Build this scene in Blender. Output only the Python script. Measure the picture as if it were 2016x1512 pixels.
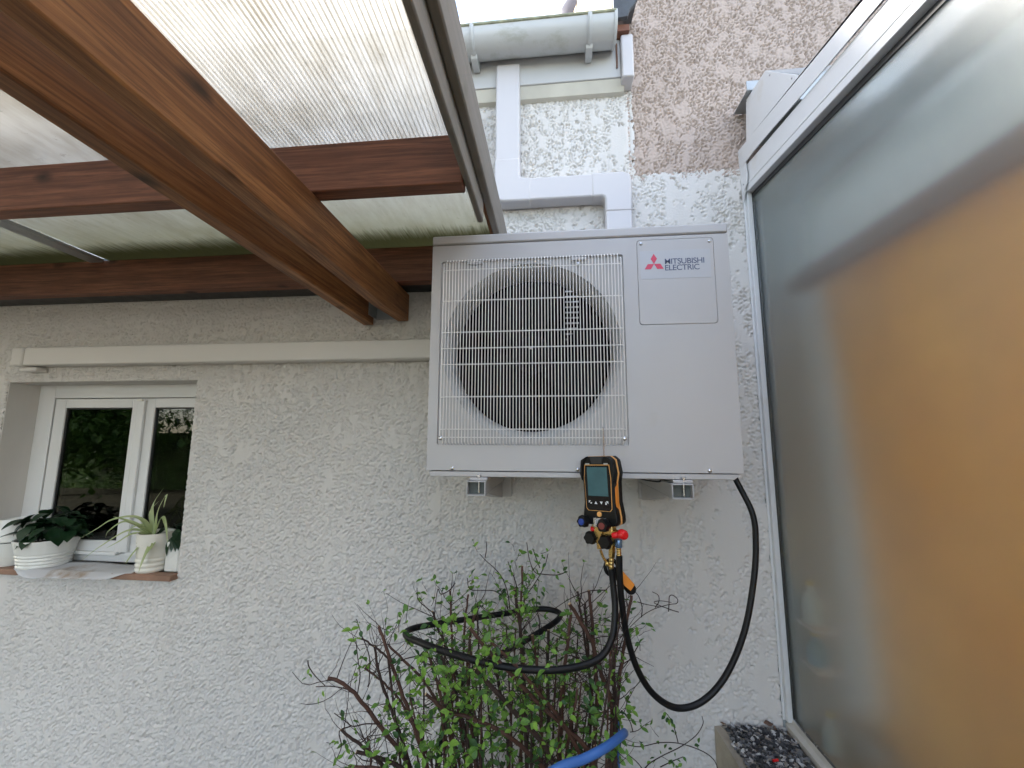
import bpy, bmesh, math, random
import numpy as np
from mathutils import Vector, Matrix
R = math.radians
for o in list(bpy.data.objects):
    bpy.data.objects.remove(o, do_unlink=True)
S = bpy.context.scene
COL = S.collection

# ---------------------------------------------------------------- camera
yaw, pitch, roll = -0.1034, 0.1323, 0.0033
fw = Vector((math.sin(yaw)*math.cos(pitch), math.cos(yaw)*math.cos(pitch), math.sin(pitch)))
rt = Vector((math.cos(yaw), -math.sin(yaw), 0))
up = rt.cross(fw)
r2 = math.cos(roll)*rt + math.sin(roll)*up
u2 = -math.sin(roll)*rt + math.cos(roll)*up
cd = bpy.data.cameras.new('camera')
cam = bpy.data.objects.new('camera', cd)
COL.objects.link(cam)
cam.matrix_world = Matrix(((r2.x, u2.x, -fw.x, .357), (r2.y, u2.y, -fw.y, -1.5867), (r2.z, u2.z, -fw.z, 1.60), (0, 0, 0, 1)))
cd.sensor_width = 36
cd.lens = 812.7/2016*36
cd.clip_start = .02
cd.clip_end = 400
S.camera = cam

# ---------------------------------------------------------------- sky, sun, exposure
SUN_EL, SUN_ROT = 31, -60        # the sun stands behind the house
W = bpy.data.worlds.new('World')
S.world = W
W.use_nodes = True
nt = W.node_tree
nt.nodes.clear()
def N(t, typ, **k):
    n = t.nodes.new(typ)
    for a, b in k.items():
        if a in n.inputs.keys() if isinstance(a, str) else False:
            n.inputs[a].default_value = b
        else:
            setattr(n, a, b)
    return n
sky = N(nt, 'ShaderNodeTexSky', sky_type='NISHITA', sun_disc=False)
sky.sun_elevation = R(SUN_EL)
sky.sun_rotation = R(SUN_ROT)
tc = N(nt, 'ShaderNodeTexCoord')
mp = N(nt, 'ShaderNodeMapping')
mp.inputs['Scale'].default_value = (1.0, 1.0, 1.6)
mp.inputs['Location'].default_value = (.32, .66, .2)
cn = N(nt, 'ShaderNodeTexNoise')
cn.inputs['Scale'].default_value = 3.2
cn.inputs['Detail'].default_value = 7
cn.inputs['Roughness'].default_value = .55
cr = N(nt, 'ShaderNodeValToRGB')
cr.color_ramp.elements[0].position = .47
cr.color_ramp.elements[1].position = .65
mx = N(nt, 'ShaderNodeMix', data_type='RGBA')
mx.inputs['B'].default_value = (7.3, 6.75, 6.1, 1)
bg = N(nt, 'ShaderNodeBackground')
bg.inputs['Strength'].default_value = .1
wo = N(nt, 'ShaderNodeOutputWorld')
L = nt.links.new
L(tc.outputs['Generated'], mp.inputs[0]); L(mp.outputs[0], cn.inputs['Vector']); L(cn.outputs[0], cr.inputs[0])
L(cr.outputs[0], mx.inputs['Factor']); L(sky.outputs[0], mx.inputs['A']); L(mx.outputs['Result'], bg.inputs[0]); L(bg.outputs[0], wo.inputs[0])
sl = bpy.data.lights.new('sun', 'SUN')
sl.energy = 1.5
sl.angle = R(12)
sl.color = (1, .95, .88)
so = bpy.data.objects.new('sun', sl)
COL.objects.link(so)
sd = Vector((math.sin(R(SUN_ROT))*math.cos(R(SUN_EL)), math.cos(R(SUN_ROT))*math.cos(R(SUN_EL)), math.sin(R(SUN_EL))))
so.rotation_euler = sd.to_track_quat('Z', 'Y').to_euler()
so.location = (0, 0, 12)
S.view_settings.view_transform = 'Standard'
S.view_settings.look = 'None'
S.view_settings.gamma = 1
S.view_settings.exposure = 2.93
S.render.engine = 'CYCLES'
S.cycles.use_denoising = True
S.cycles.max_bounces = 12
S.cycles.transparent_max_bounces = 16
S.cycles.sample_clamp_indirect = 6

# ---------------------------------------------------------------- materials
MATS = {}
def newmat(name):
    m = bpy.data.materials.new(name)
    m.use_nodes = True
    t = m.node_tree
    t.nodes.clear()
    out = t.nodes.new('ShaderNodeOutputMaterial')
    MATS[name] = m
    return m, t, out
def noise(t, vec, scale, detail=4, rough=.55, dist=0):
    n = t.nodes.new('ShaderNodeTexNoise')
    n.inputs['Scale'].default_value = scale
    n.inputs['Detail'].default_value = detail
    n.inputs['Roughness'].default_value = rough
    n.inputs['Distortion'].default_value = dist
    t.links.new(vec, n.inputs['Vector'])
    return n.outputs[0]
def ramp(t, fac, stops):
    r = t.nodes.new('ShaderNodeValToRGB')
    e = r.color_ramp.elements
    while len(e) < len(stops):
        e.new(.5)
    for i, (p, c) in enumerate(stops):
        e[i].position = p
        e[i].color = (c[0], c[1], c[2], 1) if not isinstance(c, (int, float)) else (c, c, c, 1)
    t.links.new(fac, r.inputs[0])
    return r.outputs[0]
def coords(t, scale=(1, 1, 1), kind='Object'):
    c = t.nodes.new('ShaderNodeTexCoord')
    m = t.nodes.new('ShaderNodeMapping')
    m.inputs['Scale'].default_value = scale
    t.links.new(c.outputs[kind], m.inputs[0])
    return m.outputs[0]
def mix(t, f, a, b, typ='MIX'):
    n = t.nodes.new('ShaderNodeMix')
    n.data_type = 'RGBA'
    n.blend_type = typ
    for s, v in (('Factor', f), ('A', a), ('B', b)):
        if hasattr(v, 'links') or hasattr(v, 'is_linked'):
            t.links.new(v, n.inputs[s])
        elif s == 'Factor':
            n.inputs['Factor'].default_value = v
        else:
            n.inputs[s].default_value = (*v, 1)
    return n.outputs['Result']
def bump(t, h, strength, dist):
    b = t.nodes.new('ShaderNodeBump')
    b.inputs['Strength'].default_value = strength
    b.inputs['Distance'].default_value = dist
    t.links.new(h, b.inputs['Height'])
    return b.outputs[0]
def princ(t, out, col, rough=.5, metal=0, normal=None, **k):
    p = t.nodes.new('ShaderNodeBsdfPrincipled')
    for s, v in (('Base Color', col), ('Roughness', rough), ('Metallic', metal), ('Normal', normal)):
        if v is None:
            continue
        if hasattr(v, 'is_linked'):
            t.links.new(v, p.inputs[s])
        elif s == 'Base Color':
            p.inputs[s].default_value = (*v, 1)
        else:
            p.inputs[s].default_value = v
    for s, v in k.items():
        p.inputs[s.replace('_', ' ')].default_value = v
    if out:
        t.links.new(p.outputs[0], out.inputs[0])
    return p
def basic(name, col, rough=.5, metal=0, var=.12, vs=6, bs=0, bd=.0005, bsc=60, stretch=(1, 1, 1), dirt=None, **k):
    m, t, out = newmat(name)
    v = coords(t, stretch)
    n = noise(t, v, vs, 5)
    c = ramp(t, n, [(.3, tuple(x*(1-var) for x in col)), (.7, tuple(min(1, x*(1+var)) for x in col))])
    if dirt:
        dn = noise(t, v, dirt[1], 6, .65)
        c = mix(t, ramp(t, dn, [(dirt[2], 0), (dirt[2]+.12, dirt[3])]), c, dirt[0])
    rr = ramp(t, noise(t, v, vs*3), [(.3, max(0, rough-.06)), (.7, min(1, rough+.06))])
    princ(t, out, c, rr, metal, bump(t, noise(t, v, bsc, 4), bs, bd) if bs else None, **k)
    return m

def wall_mat(name, col, dark, vs=1.1):
    m, t, out = newmat(name)
    v = coords(t)
    vz = coords(t, (5, 5, .7))
    c = ramp(t, noise(t, v, vs*2, 6, .6), [(.3, tuple(x*.93 for x in col)), (.7, col)])
    c = mix(t, ramp(t, noise(t, vz, 1.3, 5, .6), [(.52, 0), (.75, .22)]), c, dark)
    c = mix(t, ramp(t, noise(t, v, 38, 5, .7), [(.66, 0), (.74, .35)]), c, dark)
    h = noise(t, v, 260, 5, .6)
    princ(t, out, c, .82, 0, bump(t, h, .35, .001))
    return m
wall_mat('white_roughcast', (.675, .65, .625), (.44, .41, .37))
wall_mat('pink_roughcast', (.50, .405, .355), (.33, .26, .22))
wall_mat('soot_roughcast', (.52, .50, .46), (.3, .28, .25))
wall_mat('inner_wall', (.30, .34, .35), (.2, .23, .24))  # grey-blue: shade inside the veranda put into the wall colour
basic('pale_infill', (.84, .90, .86), .9, 0, .06, 3)
basic('sand_render', (.72, .60, .44), .9, 0, .1, 3, .5, .004, 25, (1, 1, .25))

def wood(name, a, b, c3, axis, grey=0, rough=.62):
    m, t, out = newmat(name)
    st = [42, 42, 42]
    st['xyz'.index(axis)] = 1.6
    v = coords(t, tuple(st))
    v2 = coords(t)
    kn = [13, 13, 13]
    kn['xyz'.index(axis)] = 6.5
    vk = coords(t, tuple(kn))
    g = noise(t, v, 1.0, 6, .62, .6)
    g2 = noise(t, v, 3.2, 6, .7, .2)
    base = ramp(t, g, [(.28, a), (.5, b), (.72, c3)])
    base = mix(t, ramp(t, g2, [(.38, .8), (.56, 0)]), base, a)
    base = mix(t, ramp(t, noise(t, v2, 4.5, 4, .6), [(.4, 0), (.7, .5)]), base, tuple(x*.6 for x in b))
    vo = t.nodes.new('ShaderNodeTexVoronoi')
    vo.inputs['Scale'].default_value = .9
    vo.inputs['Randomness'].default_value = 1
    nn = t.nodes.new('ShaderNodeMix'); nn.data_type = 'VECTOR'
    t.links.new(vk, nn.inputs['A'])
    nz = t.nodes.new('ShaderNodeTexNoise'); nz.inputs['Scale'].default_value = 1.5; t.links.new(vk, nz.inputs['Vector'])
    t.links.new(nz.outputs[1], nn.inputs['B']); nn.inputs['Factor'].default_value = .25
    t.links.new(nn.outputs['Result'], vo.inputs['Vector'])
    knot = ramp(t, vo.outputs['Distance'], [(.05, .9), (.10, .6), (.18, 0)])
    base = mix(t, knot, base, tuple(x*.22 for x in a))
    if grey:
        gm = ramp(t, noise(t, v, .6, 6, .7), [(.3, grey), (.8, max(0, grey-.35))])
        base = mix(t, gm, base, (.27, .255, .225))
        base = mix(t, ramp(t, noise(t, v2, 9, 5, .6), [(.55, 0), (.75, .5)]), base, (.13, .13, .09))
    princ(t, out, base, rough, 0, bump(t, g2, .35, .0012))
    return m
for ax in 'xyz':
    wood('brown_wood_'+ax, (.090, .034, .020), (.24, .092, .050), (.36, .155, .085), ax)
    wood('orange_wood_'+ax, (.12, .048, .020), (.36, .155, .056), (.55, .27, .105), ax)
wood('grey_wood_y', (.05, .035, .025), (.15, .11, .08), (.26, .21, .16), 'y', .85, .8)
wood('old_wood_y', (.035, .016, .012), (.08, .035, .022), (.12, .06, .04), 'y', .1, .8)

basic('casing_paint', (.47, .455, .45), .38, 0, .03, 3, dirt=((.42, .39, .34), 9, .62, .25))
basic('casing_lid', (.47, .455, .45), .42, 0, .03, 3)
basic('grille_coat', (.82, .80, .77), .35, 0, .04, 20)
basic('shroud_plastic', (.52, .52, .52), .32, 0, .06, 8, dirt=((.2, .2, .2), 6, .5, .5))
basic('fan_plastic', (.004, .004, .005), .6, 0, .2, 8, Specular_IOR_Level=.15)
basic('black_inside', (.004, .004, .005), .8, 0, .2, 8, Specular_IOR_Level=.1)
basic('duct_plastic', (.57, .55, .56), .35, 0, .02, 2)
basic('duct_cream', (.70, .68, .655), .4, 0, .03, 2)
basic('gutter_plastic', (.54, .55, .55), .34, 0, .05, 2, stretch=(1, 1, 3), dirt=((.35, .36, .3), 7, .55, .5))
basic('gutter_moss', (.33, .34, .24), .8, 0, .4, 25)
basic('fascia_white', (.50, .50, .50), .5, 0, .05, 2, dirt=((.4, .38, .33), 5, .58, .4))
basic('fascia_cream', (.62, .60, .53), .7, 0, .1, 6)
basic('slate_dark', (.06, .068, .078), .55, 0, .3, 14, .6, .003, 25)
basic('window_frame_white', (.70, .70, .70), .35, 0, .02, 3, dirt=((.6, .58, .5), 6, .62, .3))
basic('rubber_dark', (.02, .02, .022), .5, 0, .1, 8)
basic('alu_white', (.66, .67, .68), .36, 0, .03, 2, dirt=((.55, .5, .42), 8, .6, .35))
basic('alu_dirty', (.52, .49, .44), .55, 0, .12, 12, dirt=((.12, .1, .08), 14, .6, .7))
basic('zinc', (.42, .44, .45), .45, .6, .12, 9)
basic('steel', (.55, .56, .58), .25, 1, .05, 9)
basic('brass', (.62, .43, .16), .28, 1, .12, 20)
basic('tool_black', (.0035, .0035, .004), .5, 0, .1, 15, .25, .0003, 900, Specular_IOR_Level=.3)
basic('tool_orange', (.78, .26, .025), .42, 0, .05, 15)
basic('tool_orange_pale', (.80, .40, .12), .42, 0, .05, 15)
basic('tool_screen', (.055, .13, .145), .12, 0, .12, 30)
basic('tool_glossy_black', (.006, .006, .008), .15, 0, .1, 10)
basic('print_white', (.7, .7, .72), .5, 0, .02, 10)
basic('cap_blue', (.015, .055, .33), .4, 0, .08, 30)
basic('cap_dull_red', (.20, .035, .03), .5, 0, .08, 30)
basic('cap_red', (.68, .014, .016), .3, 0, .05, 30)
basic('nut_blue', (.16, .27, .48), .3, .7, .05, 30)
basic('hose_black', (.006, .006, .007), .45, 0, .25, 5, Specular_IOR_Level=.3)
basic('hose_blue', (.045, .15, .45), .5, 0, .15, 7)
basic('logo_red', (.62, .045, .10), .45, 0, .03, 10)
basic('logo_navy', (.055, .07, .14), .45, 0, .03, 10)
basic('sticker_pale', (.465, .465, .48), .35, 0, .02, 5)
basic('pot_white', (.74, .74, .71), .3, 0, .04, 4, dirt=((.5, .46, .38), 9, .6, .35))
basic('pot_cream', (.74, .72, .65), .32, 0, .04, 4)
basic('soil', (.055, .038, .026), .95, 0, .4, 30, .9, .01, 60)
basic('paper_grey', (.56, .56, .58), .8, 0, .06, 6, dirt=((.30, .21, .13), 5, .52, .8))
basic('bracket_shade', (.10, .11, .10), .6, 0, .2, 20)
basic('dish_grey', (.11, .105, .125), .5, 0, .1, 10)
basic('tile_brown', (.27, .155, .105), .7, 0, .2, 12)
basic('mortar', (.36, .32, .26), .92, 0, .2, 12, .8, .004, 60)
basic('bounce_paving', (.10, .085, .072), .85, 0, .12, 5, dirt=((.25, .22, .18), 4, .55, .5))
basic('ground_mix', (.075, .07, .035), .95, 0, .45, 3, .8, .02, 20)
basic('leaf_litter', (.16, .09, .06), .8, 0, .3, 20)
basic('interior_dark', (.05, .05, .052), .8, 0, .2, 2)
basic('curtain_grey', (.30, .30, .30), .9, 0, .1, 3)
basic('inner_grey', (.26, .30, .31), .8, 0, .08, 2)
basic('roof_tile', (.30, .13, .08), .85, 0, .3, 8)
basic('floor_tile', (.10, .095, .085), .6, 0, .15, 3)
basic('bottle_pale', (.50, .66, .70), .4, 0, .04, 8)
basic('bottle_blue', (.08, .33, .50), .4, 0, .04, 8)
basic('bottle_yellow', (.62, .50, .06), .4, 0, .04, 8)
basic('rail_brown', (.15, .07, .04), .6, 0, .1, 4)
basic('bark', (.045, .026, .020), .85, 0, .35, 30, .6, .002, 120)
basic('bark_red', (.085, .038, .026), .7, 0, .3, 30, .6, .002, 120)
basic('twig_bark', (.040, .021, .018), .85, 0, .3, 40)
basic('cut_wood', (.50, .38, .22), .8, 0, .1, 60)
basic('trunk_bark', (.09, .065, .045), .9, 0, .35, 12, .8, .02, 20)
for i, c in enumerate(((.48, .47, .46), (.16, .16, .165), (.055, .055, .06), (.028, .028, .03), (.24, .21, .18))):
    basic('chip_%d' % i, c, .6, 0, .25, 40)

def leaf_mat(name, a, b, tr=.35, rough=.45, ns=9):
    m, t, out = newmat(name)
    oi = t.nodes.new('ShaderNodeObjectInfo')
    v = coords(t)
    f = noise(t, v, ns, 3 if ns == 9 else 8, .55 if ns == 9 else .75)
    c = ramp(t, f, [(.3, a), (.7, b)])
    p = princ(t, None, c, rough)
    tl = t.nodes.new('ShaderNodeBsdfTranslucent')
    t.links.new(c, tl.inputs[0])
    ms = t.nodes.new('ShaderNodeMixShader')
    ms.inputs[0].default_value = tr
    t.links.new(p.outputs[0], ms.inputs[1]); t.links.new(tl.outputs[0], ms.inputs[2]); t.links.new(ms.outputs[0], out.inputs[0])
    return m
leaf_mat('leaf_fresh', (.145, .32, .04), (.27, .46, .07))
leaf_mat('leaf_mid', (.075, .19, .03), (.15, .30, .05))
leaf_mat('leaf_deep', (.032, .09, .028), (.07, .165, .045))
leaf_mat('leaf_pot', (.010, .035, .014), (.022, .062, .024), .12, .35)
leaf_mat('leaf_stripe', (.33, .42, .17), (.50, .54, .30), .3)
leaf_mat('hedge_green', (.006, .018, .006), (.13, .26, .05), .1, .6, 1.6)
leaf_mat('leaf_tree', (.05, .12, .025), (.14, .26, .05), .3)

def sheet_mat(name, trans, col, dirtcol, dirt=.5, edge=False):
    m, t, out = newmat(name)
    v = coords(t)
    vs = coords(t, (14, 3, 3))
    d1 = ramp(t, noise(t, v, 6, 7, .65), [(.50, 0), (.72, dirt)])
    d2 = ramp(t, noise(t, v, 42, 4, .7), [(.63, 0), (.70, dirt)])
    d3 = ramp(t, noise(t, vs, 3.0, 4, .6), [(.35, .25), (.6, 0)])
    c = mix(t, d1, col, dirtcol)
    c = mix(t, d2, c, tuple(x*.55 for x in dirtcol))
    c = mix(t, d3, c, tuple(x*.8 for x in dirtcol))
    if edge:
        # algae creeping up the flutes from the wall end of the sheet
        sx = t.nodes.new('ShaderNodeSeparateXYZ'); t.links.new(v, sx.inputs[0])
        w = noise(t, coords(t, (60, 4, 4)), 2.5, 3)
        a1 = t.nodes.new('ShaderNodeMath'); a1.operation = 'MULTIPLY_ADD'
        t.links.new(w, a1.inputs[0]); a1.inputs[1].default_value = .12; t.links.new(sx.outputs[1], a1.inputs[2])
        c = mix(t, ramp(t, a1.outputs[0], [(.0, 0), (.001, 0)]), c, dirtcol) if False else c
        mr = t.nodes.new('ShaderNodeMapRange'); t.links.new(a1.outputs[0], mr.inputs[0])
        mr.inputs[1].default_value = -.20; mr.inputs[2].default_value = -.12
        c = mix(t, mr.outputs[0], c, (.03, .028, .022))
        mr2 = t.nodes.new('ShaderNodeMapRange'); t.links.new(a1.outputs[0], mr2.inputs[0])
        mr2.inputs[1].default_value = -.55; mr2.inputs[2].default_value = -.05
        mr2.inputs[4].default_value = .55
        c = mix(t, mr2.outputs[0], c, (.52, .50, .30))
    tl = t.nodes.new('ShaderNodeBsdfTranslucent'); t.links.new(c, tl.inputs[0])
    df = t.nodes.new('ShaderNodeBsdfDiffuse'); t.links.new(c, df.inputs[0])
    tp = t.nodes.new('ShaderNodeBsdfTransparent'); t.links.new(c, tp.inputs[0])
    gl = t.nodes.new('ShaderNodeBsdfGlossy'); gl.inputs['Roughness'].default_value = .25
    a = t.nodes.new('ShaderNodeMixShader'); a.inputs[0].default_value = .12
    t.links.new(tl.outputs[0], a.inputs[1]); t.links.new(df.outputs[0], a.inputs[2])
    b = t.nodes.new('ShaderNodeMixShader'); b.inputs[0].default_value = trans
    t.links.new(a.outputs[0], b.inputs[1]); t.links.new(tp.outputs[0], b.inputs[2])
    e = t.nodes.new('ShaderNodeMixShader'); e.inputs[0].default_value = .04
    t.links.new(b.outputs[0], e.inputs[1]); t.links.new(gl.outputs[0], e.inputs[2])
    t.links.new(e.outputs[0], out.inputs[0])
sheet_mat('sheet_lower_skin', .55, (.93, .92, .88), (.62, .57, .47), .35, True)
sheet_mat('sheet_upper_skin', .22, (.80, .785, .74), (.54, .50, .42), .5, True)
sheet_mat('sheet_web', .08, (.62, .59, .53), (.45, .40, .32), .5, True)
sheet_mat('veranda_roof_sheet', .78, (.96, .97, .96), (.7, .7, .65), .1)

def glass_mat(name, tint, rough, ior=1.45, fleck=False):
    m, t, out = newmat(name)
    v = coords(t)
    nrm = None
    if fleck:
        nrm = bump(t, noise(t, v, 260, 3, .7), .25, .001)
    p = princ(t, None, tint, rough, 0, nrm, Transmission_Weight=1.0, IOR=ior)
    tl = t.nodes.new('ShaderNodeBsdfTranslucent'); tl.inputs[0].default_value = (.80, .84, .83, 1)
    df = t.nodes.new('ShaderNodeBsdfDiffuse'); df.inputs[0].default_value = (.42, .45, .45, 1)
    a = t.nodes.new('ShaderNodeMixShader'); a.inputs[0].default_value = .45
    t.links.new(tl.outputs[0], a.inputs[1]); t.links.new(df.outputs[0], a.inputs[2])
    b = t.nodes.new('ShaderNodeMixShader')
    t.links.new(ramp(t, noise(t, v, 2.2, 6, .6), [(.35, .13), (.7, .22)]), b.inputs[0])
    t.links.new(p.outputs[0], b.inputs[1]); t.links.new(a.outputs[0], b.inputs[2]); t.links.new(b.outputs[0], out.inputs[0])
    return m
glass_mat('frosted_glass', (.94, .96, .95), .24, 1.4, True)
m, t, out = newmat('window_glass')
gl = t.nodes.new('ShaderNodeBsdfGlossy'); gl.inputs['Roughness'].default_value = .01
tp = t.nodes.new('ShaderNodeBsdfTransparent'); tp.inputs[0].default_value = (.72, .76, .74, 1)
fr = t.nodes.new('ShaderNodeFresnel'); fr.inputs[0].default_value = 1.7
ms = t.nodes.new('ShaderNodeMixShader')
t.links.new(fr.outputs[0], ms.inputs[0]); t.links.new(tp.outputs[0], ms.inputs[1]); t.links.new(gl.outputs[0], ms.inputs[2]); t.links.new(ms.outputs[0], out.inputs[0])
# orange blind fabric
m, t, out = newmat('orange_fabric')
v = coords(t)
c = ramp(t, noise(t, v, 1.4, 3), [(.3, (.82, .50, .15)), (.7, (.93, .66, .26))])
tl = t.nodes.new('ShaderNodeBsdfTranslucent'); t.links.new(c, tl.inputs[0])
df = t.nodes.new('ShaderNodeBsdfDiffuse'); t.links.new(c, df.inputs[0])
ms = t.nodes.new('ShaderNodeMixShader'); ms.inputs[0].default_value = .5
t.links.new(tl.outputs[0], ms.inputs[1]); t.links.new(df.outputs[0], ms.inputs[2]); t.links.new(ms.outputs[0], out.inputs[0])

# ---------------------------------------------------------------- mesh helpers
def wl(o):
    v = Vector((0, 0, 0))
    while o:
        v += o.location; o = o.parent
    return v
class MB:
    def __init__(s):
        s.v = []; s.f = []; s.mi = []
    def add(s, vs, fs, mi=0):
        b = len(s.v)
        s.v += [tuple(x) for x in vs]
        s.f += [tuple(b+i for i in f) for f in fs]
        s.mi += [mi]*len(fs)
        return s
    def box(s, a, b, mi=0):
        x0, x1 = sorted((a[0], b[0])); y0, y1 = sorted((a[1], b[1])); z0, z1 = sorted((a[2], b[2]))
        return s.add([(x0, y0, z0), (x1, y0, z0), (x1, y1, z0), (x0, y1, z0), (x0, y0, z1), (x1, y0, z1), (x1, y1, z1), (x0, y1, z1)],
                     [(0, 3, 2, 1), (4, 5, 6, 7), (0, 1, 5, 4), (1, 2, 6, 5), (2, 3, 7, 6), (3, 0, 4, 7)], mi)
    def prism(s, poly, axis, a, b, mi=0):
        """poly of 2D points in the plane normal to axis, extruded from a to b"""
        def p(u, v, w):
            return {'x': (w, u, v), 'y': (u, w, v), 'z': (u, v, w)}[axis]
        n = len(poly)
        vs = [p(u, v, a) for u, v in poly]+[p(u, v, b) for u, v in poly]
        return s.add(vs, [tuple(range(n)), tuple(range(2*n-1, n-1, -1))]+[(i, i+n, (i+1) % n+n, (i+1) % n) for i in range(n)], mi)
    def tube(s, pts, r, seg=8, caps=True, mi=0, capmi=None):
        pts = [Vector(p) for p in pts]
        n = len(pts)
        rs = r if isinstance(r, (list, tuple)) else [r]*n
        vs = []; fs = []
        tprev = None; nrm = None
        for i, p in enumerate(pts):
            tg = (pts[min(i+1, n-1)]-pts[max(i-1, 0)])
            if tg.length < 1e-9: tg = Vector((0, 0, 1))
            tg.normalize()
            if nrm is None:
                a = Vector((0, 0, 1)) if abs(tg.z) < .9 else Vector((1, 0, 0))
                nrm = tg.cross(a).normalized()
            else:
                nrm = (nrm-tg*nrm.dot(tg))
                nrm.normalize()
            bn = tg.cross(nrm)
            for k in range(seg):
                an = 2*math.pi*k/seg
                vs.append(p+(nrm*math.cos(an)+bn*math.sin(an))*rs[i])
        for i in range(n-1):
            for k in range(seg):
                fs.append((i*seg+k, i*seg+(k+1) % seg, (i+1)*seg+(k+1) % seg, (i+1)*seg+k))
        s.add(vs, fs, mi)
        if caps:
            b = len(s.v)-len(vs)
            s.f += [tuple(b+k for k in range(seg-1, -1, -1)), tuple(b+(n-1)*seg+k for k in range(seg))]
            cm = mi if capmi is None else capmi
            s.mi += [cm, cm]
        return s
    def lathe(s, prof, c, axis='z', seg=24, mi=0, sx=1.0):
        """prof: (radius, height) pairs; open ends are capped when radius > 0"""
        vs = []; fs = []
        n = len(prof)
        for r, h in prof:
            for k in range(seg):
                a = 2*math.pi*k/seg
                u, v = r*math.cos(a)*sx, r*math.sin(a)
                vs.append({'z': (c[0]+u, c[1]+v, c[2]+h), 'y': (c[0]+u, c[1]+h, c[2]+v), 'x': (c[0]+h, c[1]+u, c[2]+v)}[axis])
        for i in range(n-1):
            for k in range(seg):
                fs.append((i*seg+k, i*seg+(k+1) % seg, (i+1)*seg+(k+1) % seg, (i+1)*seg+k))
        if prof[0][0] > 1e-6: fs.append(tuple(range(seg-1, -1, -1)))
        if prof[-1][0] > 1e-6: fs.append(tuple((n-1)*seg+k for k in range(seg)))
        return s.add(vs, fs, mi)
    def obj(s, name, mat, parent=None, smooth=40, bev=0, local=False, origin=(0, 0, 0), rot=None, weld=True):
        me = bpy.data.meshes.new(name)
        if parent: origin = (0, 0, 0) if local else wl(parent)
        ox, oy, oz = origin
        me.from_pydata([(x-ox, y-oy, z-oz) for x, y, z in s.v], [], s.f)
        mats = mat if isinstance(mat, (list, tuple)) else [mat]
        for q in mats: me.materials.append(MATS[q])
        if len(mats) > 1:
            me.polygons.foreach_set('material_index', s.mi)
        if weld:
            bm = bmesh.new(); bm.from_mesh(me)
            bmesh.ops.recalc_face_normals(bm, faces=bm.faces)
            bm.to_mesh(me); bm.free()
        if smooth:
            me.shade_smooth(); me.set_sharp_from_angle(angle=R(smooth))
        o = bpy.data.objects.new(name, me)
        COL.objects.link(o)
        if parent: o.parent = parent
        if not parent: o.location = origin
        if rot: o.rotation_euler = rot
        if bev:
            b = o.modifiers.new('bevel', 'BEVEL'); b.width = bev; b.segments = 2; b.limit_method = 'ANGLE'; b.angle_limit = R(40)
            b.harden_normals = False
        return o
def tag(o, label, cat, group=None):
    o['label'] = label; o['category'] = cat
    if group: o['group'] = group
    return o
def empty(name, loc, label, cat, group=None, rot=None):
    o = bpy.data.objects.new(name, None)
    COL.objects.link(o)
    o.location = loc
    o.empty_display_size = .1
    if rot: o.rotation_euler = rot
    return tag(o, label, cat, group)
def kind(o, k):
    o['kind'] = k
    return o
def smooth_path(pts, n=8):
    P = [Vector(p) for p in pts]
    P = [P[0]*2-P[1]]+P+[P[-1]*2-P[-2]]
    out = []
    for i in range(1, len(P)-2):
        a, b, c, d = P[i-1:i+3]
        for k in range(n):
            t_ = k/n
            out.append(.5*((2*b)+(c-a)*t_+(2*a-5*b+4*c-d)*t_*t_+(3*b-a-3*c+d)*t_**3))
    out.append(P[-2])
    return out
def rrect(x0, z0, x1, z1, r, n=5):
    out = []
    for cx, cz, a0 in ((x1-r, z1-r, 0), (x0+r, z1-r, 90), (x0+r, z0+r, 180), (x1-r, z0+r, 270)):
        for k in range(n+1):
            a = R(a0+90*k/n)
            out.append((cx+r*math.cos(a), cz+r*math.sin(a)))
    return out
def circ(cx, cz, r, n=64):
    return [(cx+r*math.cos(2*math.pi*k/n), cz+r*math.sin(2*math.pi*k/n)) for k in range(n)]
def plate(name, loops, y, thick, mat, parent, bev=.0006):
    """a sheet in the XZ plane with holes (loops[1:]), front face at y"""
    cu = bpy.data.curves.new(name, 'CURVE')
    cu.dimensions = '2D'; cu.fill_mode = 'BOTH'
    cu.extrude = thick/2-bev; cu.bevel_depth = bev; cu.bevel_resolution = 1
    for lp in loops:
        sp = cu.splines.new('POLY'); sp.points.add(len(lp)-1)
        for i, (x, z) in enumerate(lp): sp.points[i].co = (x, z, 0, 1)
        sp.use_cyclic_u = True
    o = bpy.data.objects.new(name+'_tmp', cu); COL.objects.link(o)
    dg = bpy.context.evaluated_depsgraph_get()
    me = bpy.data.meshes.new_from_object(o.evaluated_get(dg))
    bpy.data.objects.remove(o)
    for vv in me.vertices:
        x, z, d = vv.co
        vv.co = Vector((x, y+thick/2-d, z))-(wl(parent) if parent else Vector())
    me.materials.clear(); me.materials.append(MATS[mat])
    me.name = name
    q = bpy.data.objects.new(name, me); COL.objects.link(q)
    if parent: q.parent = parent
    return q
def text(name, body, size, mat, parent, loc, rot=(R(90), 0, 0), off=0, ext=.0002, sx=1, spacing=1, local=False):
    cu = bpy.data.curves.new(name, 'FONT')
    cu.body = body; cu.size = size; cu.extrude = ext; cu.offset = off; cu.space_character = spacing
    o = bpy.data.objects.new(name+'_tmp', cu); COL.objects.link(o)
    dg = bpy.context.evaluated_depsgraph_get()
    me = bpy.data.meshes.new_from_object(o.evaluated_get(dg))
    bpy.data.objects.remove(o)
    for vv in me.vertices: vv.co.x *= sx
    me.materials.clear(); me.materials.append(MATS[mat])
    q = bpy.data.objects.new(name, me); COL.objects.link(q)
    q.parent = parent; q.location = Vector(loc)-wl(parent) if not local else loc; q.rotation_euler = rot
    return q
RND = random.Random(7)

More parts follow.
